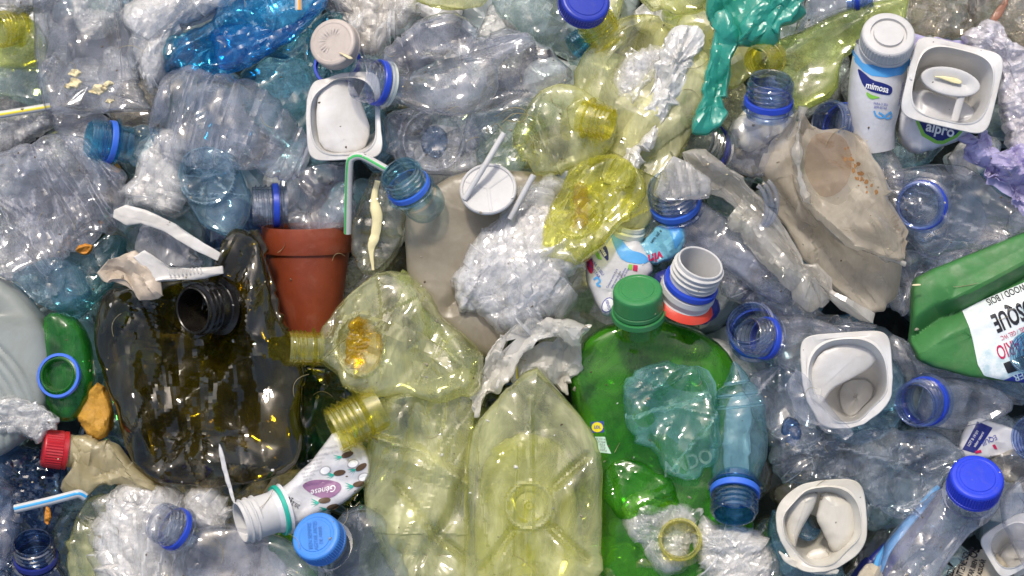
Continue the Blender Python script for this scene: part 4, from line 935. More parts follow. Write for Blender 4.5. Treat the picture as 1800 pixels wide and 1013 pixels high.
# flower pot and what stands in it
T = Thing('flower_pot', 'small terracotta-coloured plastic flower pot stuffed with a clear bottle', 'flower pot', (545, 490, 20))
fr = frame((541, 397, 22), 91, 6)
b_ = T.part('wall', lathe(fr, [(75, 6), (73, 44), (50, 190), (48, 194), (46, 196), (2, 196)], 80), TERRA)
T.part('rim', lathe(fr, [(76.5, 10), (78, 0), (81, 0), (81.5, 3), (77.5, 44), (76.5, 46.5), (72.5, 47), (72.4, 40)], 80), TERRA)
bottle('hazy clear bottle standing in the flower pot with its blue-ringed neck to the left', (448, 364, 70), 182, 8, 38, NCLEAR,
       [('body', pillow([(498, 330), (528, 296), (580, 284), (622, 288), (628, 330), (618, 404), (560, 412), (500, 402)], 42, 44, size=40, amp=8, seed=58), HAZY)], collar=COLLAR, Ln=1.6)
straw('bent white straw with a green stripe standing in the flower pot', [(611, 410, 92), (614, 350, 120), (618, 292, 150), (624, 281, 156), (636, 278, 160), (650, 283, 163), (684, 302, 168)], 6.8, WHITE, GRSTRIPE, 60)
bag('yellow_film', 'yellowish clear wrap with a cream streak right of the flower pot', 'wrap', [(619, 402), (640, 332), (662, 300), (702, 318), (722, 378), (706, 440), (664, 482), (632, 482), (617, 440)], 70, 30, pet('yellowish_clear_film', (0.90, 0.90, 0.80), haze=.2, hazecol=(.55, .55, .45)), 30, 8, 59)
T = Thing('yoghurt_drip', 'cream drip running down the yellowish wrap by the flower pot', 'drip', (655, 400, 100))
T.solo(tube([(664, 318, 104, 5), (658, 350, 106, 6), (664, 385, 106, 9), (660, 415, 105, 9), (653, 440, 104, 6), (656, 475, 100, 3)], NS=40, NA=16, flat=.5, size=18, amp=1.5, seed=3, cap0=True, cap1=True), YOLK)
T = bottle('stub of a teal bottle neck with a bright blue collar pointing up left', (702, 303, 206), 122, 40, 39, NTEAL,
           [('shoulder', tube([(736, 346, 164, 35), (742, 353, 154, 38), (748, 360, 140, 36)], NS=10, NA=44), pet('teal_hazy_shoulder', (0.74, 0.88, 0.92), haze=.12, hazecol=(.2, .4, .5)))], collar=COLLARL, Ln=1.8)
bag('milky_jug', 'large flattened beige milky jug with grey smudges in the centre', 'jug', [(711, 402), (719, 366), (746, 340), (802, 304), (882, 299), (942, 304), (988, 330), (1002, 420), (962, 520), (902, 562), (882, 632), (850, 627), (800, 592), (750, 552), (716, 492)], 84, 34, BEIGE, 110, 5, 60, mod=ridge([(790, 540), (860, 470), (915, 380)], -10, 20))
# lid with two sticks
T = Thing('round_lid', 'white round cup lid with three ribs lying on the milky jug', 'lid', (858, 332, 160))
fr = frame((858, 332, 172), 100, 64)
l_ = T.part('disc', lathe(fr, [(0.001, 2), (44, 2), (45.5, -1), (48, -2), (50, 0), (50.5, 4), (48, 7), (0.001, 7)], 80), WHITE)
for a in (98, 218, 338):
    p0 = fr[0] - fr[3] * 1.9
    d_ = math.cos(math.radians(a - 10)) * -fr[1] + math.sin(math.radians(a - 10)) * fr[2]
    T.part('rib', tube([tuple(p0) + (3.2,), tuple(p0 + d_ * 44) + (3.2,)], NS=3, NA=14, flat=.35), WHITE, l_)
for lb, pts in (('white lollipop stick lying across the white round lid', [(854, 288, 190), (816, 350, 178)]), ('white lollipop stick poking up behind the white round lid', [(886, 234, 186), (852, 292, 188)]), ('white lollipop stick half wrapped in film right of the lid', [(938, 308, 184), (896, 384, 166)])):
    T = Thing('lollipop_stick', lb, 'stick', pts[0], 'white lollipop sticks')
    T.solo(tube([(x, y, z, 5.2) for x, y, z in pts], NS=6, NA=18, cap0=True, cap1=True), WHITE)
wad('plastic_wrap', 'large white stretch-wrap wad in the centre of the heap', 'wrap', [(880, 384), (912, 340), (952, 335), (1002, 368), (1030, 402), (1048, 438), (1030, 462), (1008, 482), (992, 540), (952, 562), (882, 582), (850, 562), (812, 530), (788, 495), (810, 470), (832, 420)], 120, 48, FILMW, 34, 12, 61, WAD, st=(20, 1.6))
wad('plastic_wrap', 'thin clear film tail at the top of the large central wad', 'wrap', [(930, 330), (960, 306), (992, 318), (985, 350), (960, 372), (900, 388), (890, 370)], 128, 14, FILMC, 18, 5, 62, WAD)

# broken white cup
T = Thing('broken_cup', 'broken white cup with a torn rim lying on the olive bottle', 'cup', (290, 450, 165), CUPS)
T.part('rim', pillow([(203, 384), (205, 370), (226, 361), (262, 371), (312, 394), (362, 428), (392, 446), (386, 460), (345, 440), (290, 407), (252, 393), (226, 397)], 192, 6, 4, size=40, amp=2.5, seed=63, smooth=0, q=8, jag=.2, skel=[(215, 380), (300, 396), (386, 452)]), CUPT)
T.part('wall', pillow([(236, 444), (244, 398), (272, 388), (332, 428), (366, 470), (302, 474), (262, 455)], 150, 8, 4, size=34, amp=6, seed=64), pet('cup_window', (0.9, 0.9, 0.92), haze=.45, hazecol=(.6, .6, .62)))
lo = T.part('lower_rim', pillow([(238, 452), (258, 440), (302, 470), (342, 472), (394, 467), (396, 481), (342, 491), (276, 498), (262, 478)], 190, 6, 4, size=40, amp=2.5, seed=65, smooth=0, q=8, jag=.2), CUPT)
T.part('torn_wall', pillow([(174, 480), (192, 456), (238, 446), (262, 462), (278, 496), (286, 515), (246, 528), (222, 506), (190, 492)], 182, 6, 5, size=34, amp=7, seed=66, smooth=0, q=8), CUPTAN)
for k in range(9):
    T.part('groove', tube([(300 + k * 7, 474 - k * .5, 201, 1.3), (304 + k * 7, 484 - k * .5, 200, 1.3)], NS=3, NA=8), CUPT, lo)

# ------------------------------------------------------------------ olive bottle, white jug, green bottle, lower left
ol = [(160, 560), (178, 512), (230, 500), (310, 492), (388, 478), (384, 440), (400, 400), (432, 405), (458, 430), (472, 520), (502, 590), (532, 650), (522, 720), (532, 780), (512, 822), (440, 852), (370, 862), (290, 852), (240, 832), (214, 770), (184, 680), (164, 620)]
T = bottle('large crushed dark olive-brown bottle with an open black neck', (343, 546, 186), 192, 50, 47, BLACK,
           [('body', pillow(ol, 78, 60, size=80, amp=32, seed=67, st=(86, 3), lat=.08, wob=.08, jag=.25, q=9, NP=240, M=46, skel=[(330, 600), (340, 760)]), OLIVE),
            ('shoulder', pillow([(392, 500), (372, 462), (384, 430), (404, 398), (428, 412), (446, 404), (462, 434), (480, 524), (508, 600), (534, 652), (500, 650), (430, 570)], 112, 14, size=40, amp=13, seed=68, st=(60, 2.5), q=7, lat=.3, smooth=0, jag=.5), OLIVE)])
bag('white_jug', 'big milky white jug with moulded arcs at the left edge', 'jug', [(-60, 476), (8, 490), (46, 516), (86, 570), (101, 640), (96, 700), (60, 762), (0, 804), (-60, 815)], 70, 62, JUGW, 200, 1, 70, mod=rings(-130, 770, (150, 166, 182, 198, 214), 3.2, 3.2), NP=200, M=46)
T = bottle('green bottle with a blue-collared mouth facing up beside the white jug', (107, 658, 146), 140, 74, 35, GREEN2,
           [('body', pillow([(70, 562), (95, 545), (142, 570), (160, 612), (162, 682), (132, 738), (100, 742), (74, 702), (66, 640)], 76, 44, size=70, amp=6, seed=71), GREEN2)], Ln=1.2)
T.part('collar', collar_geo(T.fr, 38, 0.12, 0.34, 1.04), COLLARL)
bag('orange_sponge', 'dirty orange peel beside the olive bottle', 'food scrap', [(134, 742), (148, 692), (180, 668), (200, 720), (198, 762), (164, 768)], 84, 26, solid('dirty_orange', (0.50, 0.26, 0.03), dirt=.5, dirtcol=(.12, .05, .02), bump=.6, rough=.7), 20, 5, 72)
T = Thing('red_cap_bottle', 'yellowed milky crushed bottle with a red cap pointing left', 'bottle', (170, 800, 90), BOT)
fr = frame((79, 786, 112), 172, 14)
T.part('body', pillow([(124, 764), (165, 755), (212, 790), (246, 830), (282, 852), (232, 862), (180, 852), (152, 872), (126, 866), (110, 850), (140, 815)], 96, 34, size=36, amp=9, seed=73), CREAM)
T.part('neck', lathe(fr, [(29, 30), (29, 62), (36, 80)], 40), CREAM)
T.part('cap', cap_geo(fr, 33, 1.3, ribs=40, groove=.7), CAPRED)
wad('plastic_wrap', 'clear crinkled wrap draped over the bottom of the white jug', 'wrap', [(-30, 706), (40, 697), (86, 718), (101, 745), (70, 780), (40, 762), (-30, 754)], 134, 12, FILMC, 13, 5, 74, WAD)
bag('crushed_bottle', 'dark blue clear crushed bottle in the lower left corner', 'bottle', [(-30, 792), (60, 780), (122, 800), (112, 880), (92, 940), (112, 1050), (-30, 1050)], 20, 40, NDARK, 30, 10, 75, CRB, mod=star(55, 858, 30, 12, 5))
bag('clear_bag', 'grey clear bag cut by the left edge below the white jug', 'bag', [(-40, 830), (20, 850), (30, 900), (20, 1000), (-40, 1040)], 66, 26, GREYC, 30, 8, 76)
T = bottle('dark blue bottle with an open mouth in the lower left corner', (64, 948, 128), 92, 40, 38, NDARK,
           [('body', pillow([(24, 990), (64, 976), (106, 990), (128, 1050), (10, 1050)], 70, 36, size=60, amp=4, seed=77), NDARK)], collar=COLLARD)
straw('white straw with a blue stripe pointing left in the lower left', [(26, 895, 150), (90, 880, 152), (128, 870, 154), (140, 868, 154), (150, 874, 150)], 7.5, WHITE, BLSTRIPE, 85)
bag('food_crumb', 'orange food smear under the blue-striped straw', 'food scrap', [(80, 890), (88, 892), (90, 905), (86, 925), (80, 920), (78, 905)], 78, 5, ORANGE, 8, 2, 5)
bag('yellow_film', 'yellowish clear cup wall left of the wrapped wads at the bottom', 'wrap', [(120, 960), (134, 900), (170, 868), (206, 870), (196, 960), (196, 1050), (124, 1050)], 74, 30, PYEL, 40, 8, 78)
wad('plastic_wrap', 'large shiny stretch-wrap wad at the lower left', 'wrap', [(163, 940), (184, 880), (216, 847), (262, 841), (312, 868), (332, 910), (320, 960), (340, 1050), (190, 1050), (168, 992)], 92, 48, FILMWARM, 30, 10, 79, WAD)
wad('plastic_wrap', 'small dull wrap wad above the clear bottle at the bottom', 'wrap', [(318, 882), (345, 850), (382, 849), (402, 880), (408, 916), (372, 932), (336, 922)], 90, 34, FILMWARM, 18, 7, 80, WAD)
bottle('clear bottle with a navy collar lying at the bottom, mouth to the upper left', (283, 912, 186), 148, 38, 38, NCLEAR,
       [('body', pillow([(312, 962), (338, 928), (372, 920), (430, 920), (522, 960), (566, 1000), (566, 1050), (306, 1050), (296, 1000)], 116, 44, size=70, amp=6, seed=81), HAZY)], collar=COLLAR)
T = Thing('zip_strip', 'thin white serrated strip leaning on the olive bottle', 'strip', (400, 830, 150))
T.solo(pillow([(386, 778), (391, 782), (399, 812), (408, 848), (417, 884), (412, 884), (401, 850), (390, 814)], 170, 3, 2, size=10, amp=1, seed=4, smooth=1, skel=[(389, 785), (395, 815), (412, 878)]), WHITE)

# ------------------------------------------------------------------ small printed bottle + sky-blue cap
bag('dark_green_bottle', 'dark green bottle in the gap right of the olive bottle', 'bottle', [(520, 640), (600, 648), (642, 700), (602, 792), (532, 832), (506, 760)], 30, 40, DGREEN, 50, 9, 82)
bag('green_bottle', 'green bottle scrap under the sky blue cap', 'bottle', [(470, 930), (520, 920), (560, 960), (560, 1040), (500, 1000)], 40, 24, GREEN, 26, 8, 83)
def printed_bottle():
    ol = [(486, 868), (506, 850), (526, 828), (560, 796), (588, 752), (622, 770), (648, 796), (656, 832), (640, 862), (592, 892), (545, 906), (512, 928), (494, 908)]
    g = pillow(ol, 116, 26, size=60, amp=5, seed=84, smooth=1, q=4.5, jag=.2)
    T = Thing('printed_bottle', 'small white drink bottle printed with pineapples and a mauve oval', 'bottle', (540, 860, 120), BOT)
    fr = frame((428, 914, 176), 196, 22)
    b = T.part('body', g, PLASTW); tr = bvh(g)
    n = T.part('neck', neck_geo(fr, 41, 1.7, 2, pitch=.3, support=False), WHITE)
    T.part('shoulder', lathe(fr, [(36, 60), (40, 72), (46, 84)], 48), PLASTW)
    T.part('collar', collar_geo(fr, 41, 1.72, 1.9, 1.1), MINT, n)
    T.part('oval', drape(flatpoly([(530, 852), (548, 842), (580, 842), (600, 848), (602, 860), (588, 872), (572, 876), (550, 868)], 0, 2, 60, 8), tr, 1.0), VIOLET, b)
    T.part('script_lettering', drape(text_geo('Génese', 571, 860, 11, 192, .95, .3, 0), tr, 1.7), WHITEP, b)
    T.part('date_print', drape(join(text_geo('20.23', 520, 884, 7, 150, .9), text_geo('24 08', 508, 872, 7, 150, .9)), tr, 1.5), INKBLK, b)
    lines = [text_geo(s_, x, y, 4.2, 192, .8) for s_, x, y in (('composição: água', 560, 800, ), ('sumo de ananás', 557, 807), ('polpa de coco', 554, 814), ('leite fermentado', 551, 821), ('conservar no frio', 548, 828), ('agitar antes', 545, 835), ('de abrir', 542, 841), ('INFORMAÇÃO', 580, 785), ('TIO 0119TU', 584, 794))]
    T.part('small_print', drape(join(*lines), tr, 1.4), GREYP, b)
    for x, y, a in ((606, 800, 20), (592, 832, 12), (630, 822, 32), (626, 852, 10), (566, 880, 8), (580, 892, 15)):
        T.part('pineapple', drape(flatpoly(ellipse(x + 6, y - 2, 11, 5, a), 0, 0, 24, 4), tr, 1.2), BROWNP, b)
        r_ = math.radians(a)
        lv = [flatpoly([(x - 3, y + 1), (x - 20 * math.cos(r_ + s_), y + 20 * math.sin(r_ + s_)), (x - 5, y + 4)], 0, 0, 12, 2) for s_ in (-.45, -.15, .15, .45)]
        T.part('leaf', drape(join(*lv), tr, 1.3), MINT, b)
    for x, y in ((573, 826), (622, 814), (640, 838)):
        T.part('coconut', drape(flatpoly(ellipse(x, y, 11, 8, 20), 0, 0, 24, 4), tr, 1.0), GREYP, b)
        T.part('coconut_flesh', drape(flatpoly(ellipse(x, y, 8.5, 6, 20), 0, 0, 24, 4), tr, 1.5), WHITEP, b)
printed_bottle()
def sky_cap_bottle():
    T = bottle_body('clear bottle with a sky blue ribbed cap at the bottom', pillow([(590, 908), (640, 886), (676, 905), (702, 950), (730, 1050), (570, 1050), (575, 985)], 120, 44, size=60, amp=8, seed=85), pet('dusky_clear_pet', (0.90, 0.93, 0.95), haze=.16, hazecol=(.58, .64, .72), edgep=9), (560, 934, 232), 128, 58, 44, .72, CAPSKY)
    o = T.fr[0] + T.fr[3] * 3
    tg = text_geo('BEN SEMPRE', 0, 0, 7, 0, .8); 
    def onto(g, dy):
        V = g[0]; r_ = math.radians(96); x = V[:, 0]; y = -V[:, 1] + dy
        U = T.fr[1]; W = T.fr[2]; P = o + (x * math.cos(r_) - y * math.sin(r_))[:, None] * np.array([1, 0, 0]) + (-(x * math.sin(r_) + y * math.cos(r_)))[:, None] * np.array([0, 1, 0])
        P[:, 2] = o[2] - ((P - o)[:, :2] @ T.fr[3][:2]) / T.fr[3][2] + 0.3
        return P, g[1]
    T.part('lettering', join(onto(tg, 8), onto(text_geo('AGITAR ANTES', 0, 0, 7, 0, .7), -2), onto(text_geo('DE ABRIR', 0, 0, 6, 0, .8), -11)), solid('dark_sky_blue_emboss', (0.03, 0.16, 0.48)), T.capob)
def bottle_body(label, g, mat, mouth, ang, tilt, R, Hh, capm, ribs=60, ringm=None, neckm=None):
    T = Thing('plastic_bottle', label, 'bottle', (mouth[0], mouth[1], mouth[2] - 80), 'capped bottles in the heap')
    T.fr = frame(mouth, ang, tilt)
    T.part('body', g, mat)
    T.part('neck', lathe(T.fr, [(R * .85, R * .3), (R * .86, R * 1.2), (R * 1.08, R * 1.25), (R * 1.08, R * 1.3), (R * .9, R * 1.36), (R * .95, R * 2.0)], 48), neckm or NCLEAR)
    T.capob = T.part('cap', cap_geo(T.fr, R, Hh, ribs=ribs), capm)
    return T
sky_cap_bottle()

# ------------------------------------------------------------------ the three pale yellow bottles
T = bottle('pale yellow bottle with a golden dimpled base and a yellow neck pointing left', (510, 611, 150), 178, 14, 33, NYEL,
           [('body', pillow([(556, 586), (600, 530), (652, 490), (702, 466), (732, 480), (762, 540), (802, 580), (832, 622), (832, 682), (762, 702), (682, 692), (622, 692), (588, 662), (560, 640)], 124, 50, size=56, amp=15, seed=86, mod=star(636, 606, 52, 20, 6, rx=.8), st=(60, 1.6)), PYEL)], Ln=1.8)
T.part('base_dimple', pillow(ellipse(640, 608, 34, 50, 8), 146, 16, size=16, amp=8, seed=87, st=(0, 2), mod=star(640, 608, 44, 10, 9, rx=.7)), AMBER)
bag('crushed_bottle', 'yellow-green bottle wall between the golden dimple and the milky jug', 'bottle', [(700, 470), (740, 500), (800, 570), (850, 620), (840, 680), (790, 640), (740, 580), (700, 540)], 84, 22, YGRN, 30, 8, 88, CRB)
T = bottle('large pale yellow bottle with a ribbed yellow neck pointing lower left', (588, 756, 160), 206, 12, 46, NYEL,
           [('body', pillow([(640, 724), (700, 680), (762, 660), (832, 640), (842, 740), (832, 850), (838, 1050), (722, 1050), (670, 962), (640, 900), (646, 850), (650, 800)], 108, 42, size=60, amp=18, seed=89, st=(75, 2), jag=.2, mod=seq(ridge([(655, 765), (740, 790), (830, 855)], 14, 13), ridge([(700, 850), (760, 930), (820, 980)], -14, 12), ridge([(690, 700), (760, 690)], 10, 12))), PYEL)], Ln=2.0, thr=4)
T = Thing('square_bottle', 'square pale yellow bottle with a round moulded base, standing in front', 'bottle', (935, 860, 150), BOT)
b_ = T.part('body', pillow([(938, 640), (962, 664), (988, 692), (1032, 742), (1052, 782), (1057, 1060), (812, 1060), (812, 900), (817, 800), (824, 760), (870, 702)], 146, 48, size=80, amp=17, seed=90, smooth=1, q=5, st=(88, 2), NP=240, M=46, skel=[(935, 760), (935, 980)],
       jag=.15,
       mod=seq(star(930, 885, 40, 14, 0, knob=.5), ridge([(932, 700), (934, 1060)], 9, 9), ridge([(850, 1000), (900, 930)], -16, 12), ridge([(1030, 980), (970, 925)], -16, 12), ridge([(1030, 800), (975, 850)], -14, 12))), PYEL)
T.part('inner_wall', pillow([(856, 800), (900, 760), (985, 775), (1016, 830), (1020, 1060), (838, 1060), (836, 900)], 118, 40, size=60, amp=8, seed=190, st=(88, 2)), YEL)
T.part('bottle_base', lathe(frame((930, 886, 196), 90, 80), [(2, -3), (6, -3), (9, 0), (24, 2), (27, -2), (30, 0), (36, 6)], 48), YEL, b_)
bag('torn_film', 'stiff torn white film between the milky jug and the square yellow bottle', 'film', [(820, 692), (850, 640), (872, 598), (902, 569), (962, 559), (1034, 574), (1012, 592), (952, 600), (918, 620), (902, 662), (862, 692), (835, 732)], 146, 8, TORNW, 20, 9, 91, smooth=0, st=(60, 2.5), q=6, jag=.45, skel=[(850, 690), (890, 600), (990, 575)])
bag('buff_film', 'buff torn film in the hollow above the square yellow bottle', 'film', [(902, 610), (962, 596), (1020, 598), (1020, 640), (1000, 700), (972, 680), (940, 645), (905, 682)], 96, 10, TORNW, 22, 9, 92, smooth=0, q=6, jag=.5)
straw('thin paper straw with a yellow stripe in the hollow above the square bottle', [(903, 618, 122), (906, 672, 118)], 5.5, WHITE, YESTRIPE, 60)

# ------------------------------------------------------------------ green bottle, teal bottles, white-necked bottle
def green_bottle():
    ol = [(996, 660), (1010, 622), (1040, 590), (1080, 566), (1168, 560), (1232, 576), (1282, 610), (1312, 660), (1326, 740), (1340, 1060), (1040, 1060), (1050, 800), (1012, 730)]
    g = pillow(ol, 52, 56, size=120, amp=6, seed=93, st=(10, 2), NP=240, M=46, skel=[(1160, 680), (1180, 960)])
    T = bottle_body('big green bottle with a green screw cap right of centre', g, GREEN, (1117, 508, 216), 94, 40, 43, 1.05, CAPGRN, ribs=0, neckm=GREEN)
    T.part('cap_ring', collar_geo(T.fr, 44, 1.1, 1.36, 1.08), CAPGRN)
    b = [o for o in T.root.children if o.name.startswith('body')][0]; tr = bvh(g)
    T.part('sticker', drape(flatpoly([(1040, 744), (1062, 742), (1063, 762), (1041, 763)], 0, 0, 40, 5), tr, 1.0), INKBLUE, b)
    T.part('sticker_disc', drape(flatpoly(ellipse(1051, 753, 10, 9), 0, 0, 30, 4), tr, 1.6), YELP, b)
    T.part('lettering', drape(text_geo('LIDL', 1051, 753, 5, 0, .8, 0, .03), tr, 2.2), INKBLUE, b)
    T.part('print_panel', drape(flatpoly([(1042, 770), (1065, 770), (1068, 784), (1076, 800), (1048, 797)], 0, 0, 50, 6), tr, 1.0), MINTP, b)
    T.part('table_print', drape(join(*[text_geo(s_, 1058 + k, 774 + 5 * k, 3.6, -4, .9) for k, s_ in enumerate(('kJ 131 ml', '31 kcal', '0,0 g', '7,5 g', '0,02 g'))]), tr, 1.7), INKBLK, b)
green_bottle()
bag('green_bottle', 'bright green crumpled bottle base below the teal bottle', 'bottle', [(1056, 830), (1090, 805), (1140, 812), (1180, 840), (1200, 900), (1140, 905), (1060, 895)], 96, 30, GREEN, 36, 11, 94)
T = Thing('teal_bottle', 'crushed teal clear bottle with pale lettering lying on the green one', 'bottle', (1170, 740, 120), CRB)
ol = [(1088, 684), (1110, 654), (1182, 638), (1242, 644), (1264, 682), (1262, 760), (1252, 812), (1212, 848), (1172, 832), (1150, 792), (1110, 772), (1094, 732)]
g = pillow(ol, 124, 30, size=44, amp=15, seed=95, q=6)
b_ = T.part('body', g, TEAL); tr = bvh(g)
T.part('lettering', drape(join(text_geo('AMDO', 1206, 812, 26, 18, .8, 0, .02)), tr, 1.8), MINTD, b_)
T = bottle('bluish teal bottle standing on its neck with a bright blue collar at the bottom', (1287, 902, 178), 264, 36, 43, pet('cyan_thick_pet2', (0.40, 0.66, 0.86), haze=.12, hazecol=(.12, .38, .6), f0=.11, bump=.05, stress=.1),
           [('body', tube([(1291, 846, 132, 39), (1295, 820, 128, 46), (1300, 780, 128, 51), (1304, 735, 128, 49), (1302, 712, 128, 45), (1300, 690, 128, 39), (1296, 662, 128, 22), (1290, 636, 128, 5)], NS=60, NA=72, flat=.85, size=50, amp=5, seed=9, ribs=(2, 3, .55, .8)), pet('cyan_clear_pet', (0.76, 0.93, 0.965), haze=.16, hazecol=(.42, .72, .84)))], collar=COLLARL)
T.part('inner_highlight', pillow([(1276, 700), (1312, 690), (1322, 760), (1318, 850), (1280, 856), (1272, 790)], 128, 8, size=30, amp=5, seed=191), sheetmat('pale_highlight_film', (0.55, 0.72, 0.80), trans=.4, see=.35, dirt=0))  # pale sheet added inside, standing in for the bottle's white highlight
def white_neck():
    T = Thing('white_bottle', 'white-necked bottle with a blue ring, red band and navy body', 'bottle', (1210, 490, 130), BOT)
    fr = frame((1226, 462, 212), 68, 40)
    T.part('body', pillow([(1146, 484), (1178, 468), (1210, 500), (1262, 522), (1264, 552), (1234, 574), (1184, 552), (1154, 522)], 112, 40, size=60, amp=2, seed=96), NAVY)
    n = T.part('neck', neck_geo(fr, 46, 1.7, 3, pitch=.22, support=False), WHITE)
    T.part('collar', collar_geo(fr, 46, 0.98, 1.22, 1.06), COLLAR, n)
    T.part('shoulder', lathe(fr, [(44, 58), (49, 60), (50, 70), (46, 82), (48, 84)], 56), WHITE)
    T.part('red_band', lathe(fr, [(48, 84), (53, 88), (58, 96)], 56), REDBAND)
white_neck()
def second_drink():
    ol = [(1030, 452), (1040, 428), (1068, 408), (1094, 398), (1124, 424), (1152, 470), (1128, 500), (1088, 545), (1062, 560), (1044, 530), (1030, 490)]
    g = pillow(ol, 92, 40, size=70, amp=3, seed=97)
    T = Thing('drink_bottle', 'second white yoghurt drink bottle wedged behind the green cap', 'bottle', (1090, 470, 90), BOT)
    b = T.part('body', g, PLASTW); tr = bvh(g)
    T.part('neck', lathe(frame((1104, 392, 112), 75, 26), [(26, 0), (30, 0), (31, 6), (30, 9), (33, 12), (33, 20), (31, 23), (34, 27), (34, 38), (40, 52)], 48), WHITEG)
    T.part('blue_band', drape(flatpoly([(1070, 410), (1082, 408), (1104, 440), (1128, 446), (1142, 458), (1128, 466), (1092, 460), (1080, 440)], 0, 1, 60, 8), tr, 1), SKYB, b)
    T.part('badge', drape(flatpoly([(1046, 425), (1058, 423), (1068, 442), (1068, 462), (1056, 448)], 0, 1, 40, 6), tr, 1), NAVY, b)
    T.part('lettering', drape(text_geo('mosa', 1059, 442, 7, -62, .9, 0, .02), tr, 1.8), WHITEP, b)
    T.part('red_badge', drape(flatpoly(ellipse(1035, 462, 6, 20, 10), 0, 0, 30, 5), tr, 1), INKRED, b)
    T.part('swoosh', drape(flatpoly([(1042, 436), (1050, 444), (1058, 458), (1048, 456)], 0, 1, 30, 4), tr, 1.2), LIME, b)
    T.part('flag', drape(flatpoly([(1111, 466), (1119, 467), (1118, 478), (1110, 476)], 0, 0, 30, 3), tr, 1.2), INKRED, b)
    T.part('flag_half', drape(flatpoly([(1103, 465), (1110, 466), (1109, 475), (1102, 474)], 0, 0, 30, 3), tr, 1.2), LIME, b)
    ln = [text_geo(s_, x, y, 3.6, 62, .8) for s_, x, y in (('Conservar entre 0 e 6', 1074, 490), ('Agitar antes de abrir', 1081, 492), ('Consumir de preferência', 1088, 490), ('antes de: ver tampa', 1095, 486))]
    T.part('small_print', drape(join(*ln, text_geo('PARA O SEU', 1048, 470, 5, -52, .9), text_geo('BEM-ESTAR', 1042, 476, 5, -52, .9)), tr, 1.4), INKBLUE, b)
    T.part('seal', drape(flatpoly(ellipse(1067, 536, 10, 14, -30), 0, 0, 30, 4), tr, 1.0), INKBLUE, b)
    T.part('seal_disc', drape(flatpoly(ellipse(1067, 536, 8.5, 12.5, -30), 0, 0, 30, 4), tr, 1.5), WHITEP, b)
    T.part('seal_lettering', drape(text_geo('ISENTO', 1067, 536, 5, -75, .7, 0, .01), tr, 2.1), INKBLUE, b)
    T.part('ribbon', drape(tube_flat([(1042, 492), (1048, 488), (1053, 494), (1048, 500), (1054, 504)], 3.5), tr, 1.4), SKYB, b)
second_drink()
def pouch():
    ol = [(1112, 436), (1140, 410), (1168, 388), (1192, 386), (1206, 420), (1192, 452), (1152, 472), (1126, 464)]
    g = pillow(ol, 104, 24, size=26, amp=6, seed=98, smooth=1)
    T = Thing('film_pouch', 'crumpled pale blue pouch with crimson letters behind the white neck', 'pouch', (1160, 430, 110))
    b = T.part('body', g, PALEB); tr = bvh(g)
    T.part('lettering', drape(text_geo('vin', 1152, 452, 16, 198, 1.0, .2, .03), tr, 1.6), INKRED, b)
    T.part('small_print', drape(text_geo('sem sal e', 1152, 416, 6, 52, .9), tr, 1.4), INKBLK, b)
    T.part('print_patch', drape(flatpoly([(1170, 395), (1190, 390), (1200, 418), (1186, 440), (1180, 420)], 0, 0, 30, 5), tr, .8), SKYB, b)
pouch()
bag('clear_bottle', 'clear crumpled bottle behind the pale blue pouch', 'bottle', [(1080, 390), (1110, 360), (1150, 340), (1170, 380), (1140, 420), (1116, 430), (1090, 420)], 84, 24, CLEAR, 24, 6, 99)

# ------------------------------------------------------------------ lower right
bag('clear_bottle', 'clear crumpled bottle under the beige torn bottle, right of the white neck', 'bottle', [(1265, 450), (1320, 470), (1400, 530), (1480, 560), (1560, 570), (1480, 600), (1380, 580), (1300, 540), (1262, 510)], 62, 34, HAZY, 30, 10, 100)
T = bottle('open blue bottle mouth behind the second clear neck, right of the green bottle', (1312, 566, 150), 128, 58, 45, NBLUE, [('shoulder', tube([tuple(along(frame((1312, 566, 150), 128, 58), 60)) + (41,), tuple(along(frame((1312, 566, 150), 128, 58), 110)) + (60,)], NS=8, NA=40), CLEAR)], collar=COLLARL, Ln=1.4)
T = bottle('clear bottle neck with a blue collar lying in front of the open blue mouth', (1312, 590, 176), 172, 34, 37, NCLEAR,
           [('body', pillow([(1362, 556), (1420, 552), (1510, 590), (1490, 642), (1400, 664), (1356, 634)], 112, 36, size=50, amp=7, seed=101), HAZY)], collar=COLLAR, Ln=1.7)
T = bag('crushed_bottle', 'clear bottle end with a blue knob left of the middle white cup', 'bottle', [(1308, 660), (1360, 636), (1396, 640), (1422, 700), (1446, 760), (1392, 796), (1348, 764), (1318, 722)], 104, 34, CLEAR, 40, 9, 102, CRB, st=(60, 1.6))
T.part('base_knob', pillow(ellipse(1388, 758, 16, 26, 10), 132, 14, size=15, amp=3, seed=5), NDARK)
CUP2 = cup('white cup in the middle right with its wall pushed in', 1485, 668, 186, 79, 84, 4, CUPW, off=(34, 36), depth=120, base=0.46, inner=0.87, seed=3, corner=6.5, ipw=2.5,
    dent=dents( rim_bend(1420, 740, 34, 16, -10, -6), rim_bend(1560, 745, 40, -22, -14, 0)))
CUP2.part('dented_wall', pillow([(1426, 700), (1421, 655), (1438, 620), (1476, 604), (1524, 604), (1548, 622), (1528, 648), (1494, 668), (1462, 684), (1444, 712), (1436, 732)], 158, 9, 3, size=90, amp=2, seed=202, q=2.2, jag=.1, slope=(-.16, -.2)), CUPW)
bag('film_flap', 'thin clear film flap over the lower left corner of the middle white cup', 'film', [(1392, 640), (1412, 660), (1440, 700), (1500, 758), (1478, 768), (1420, 752), (1396, 730), (1378, 690)], 194, 6, CLEAR, 30, 6, 301, st=(-50, 2.5), q=6, jag=.6)
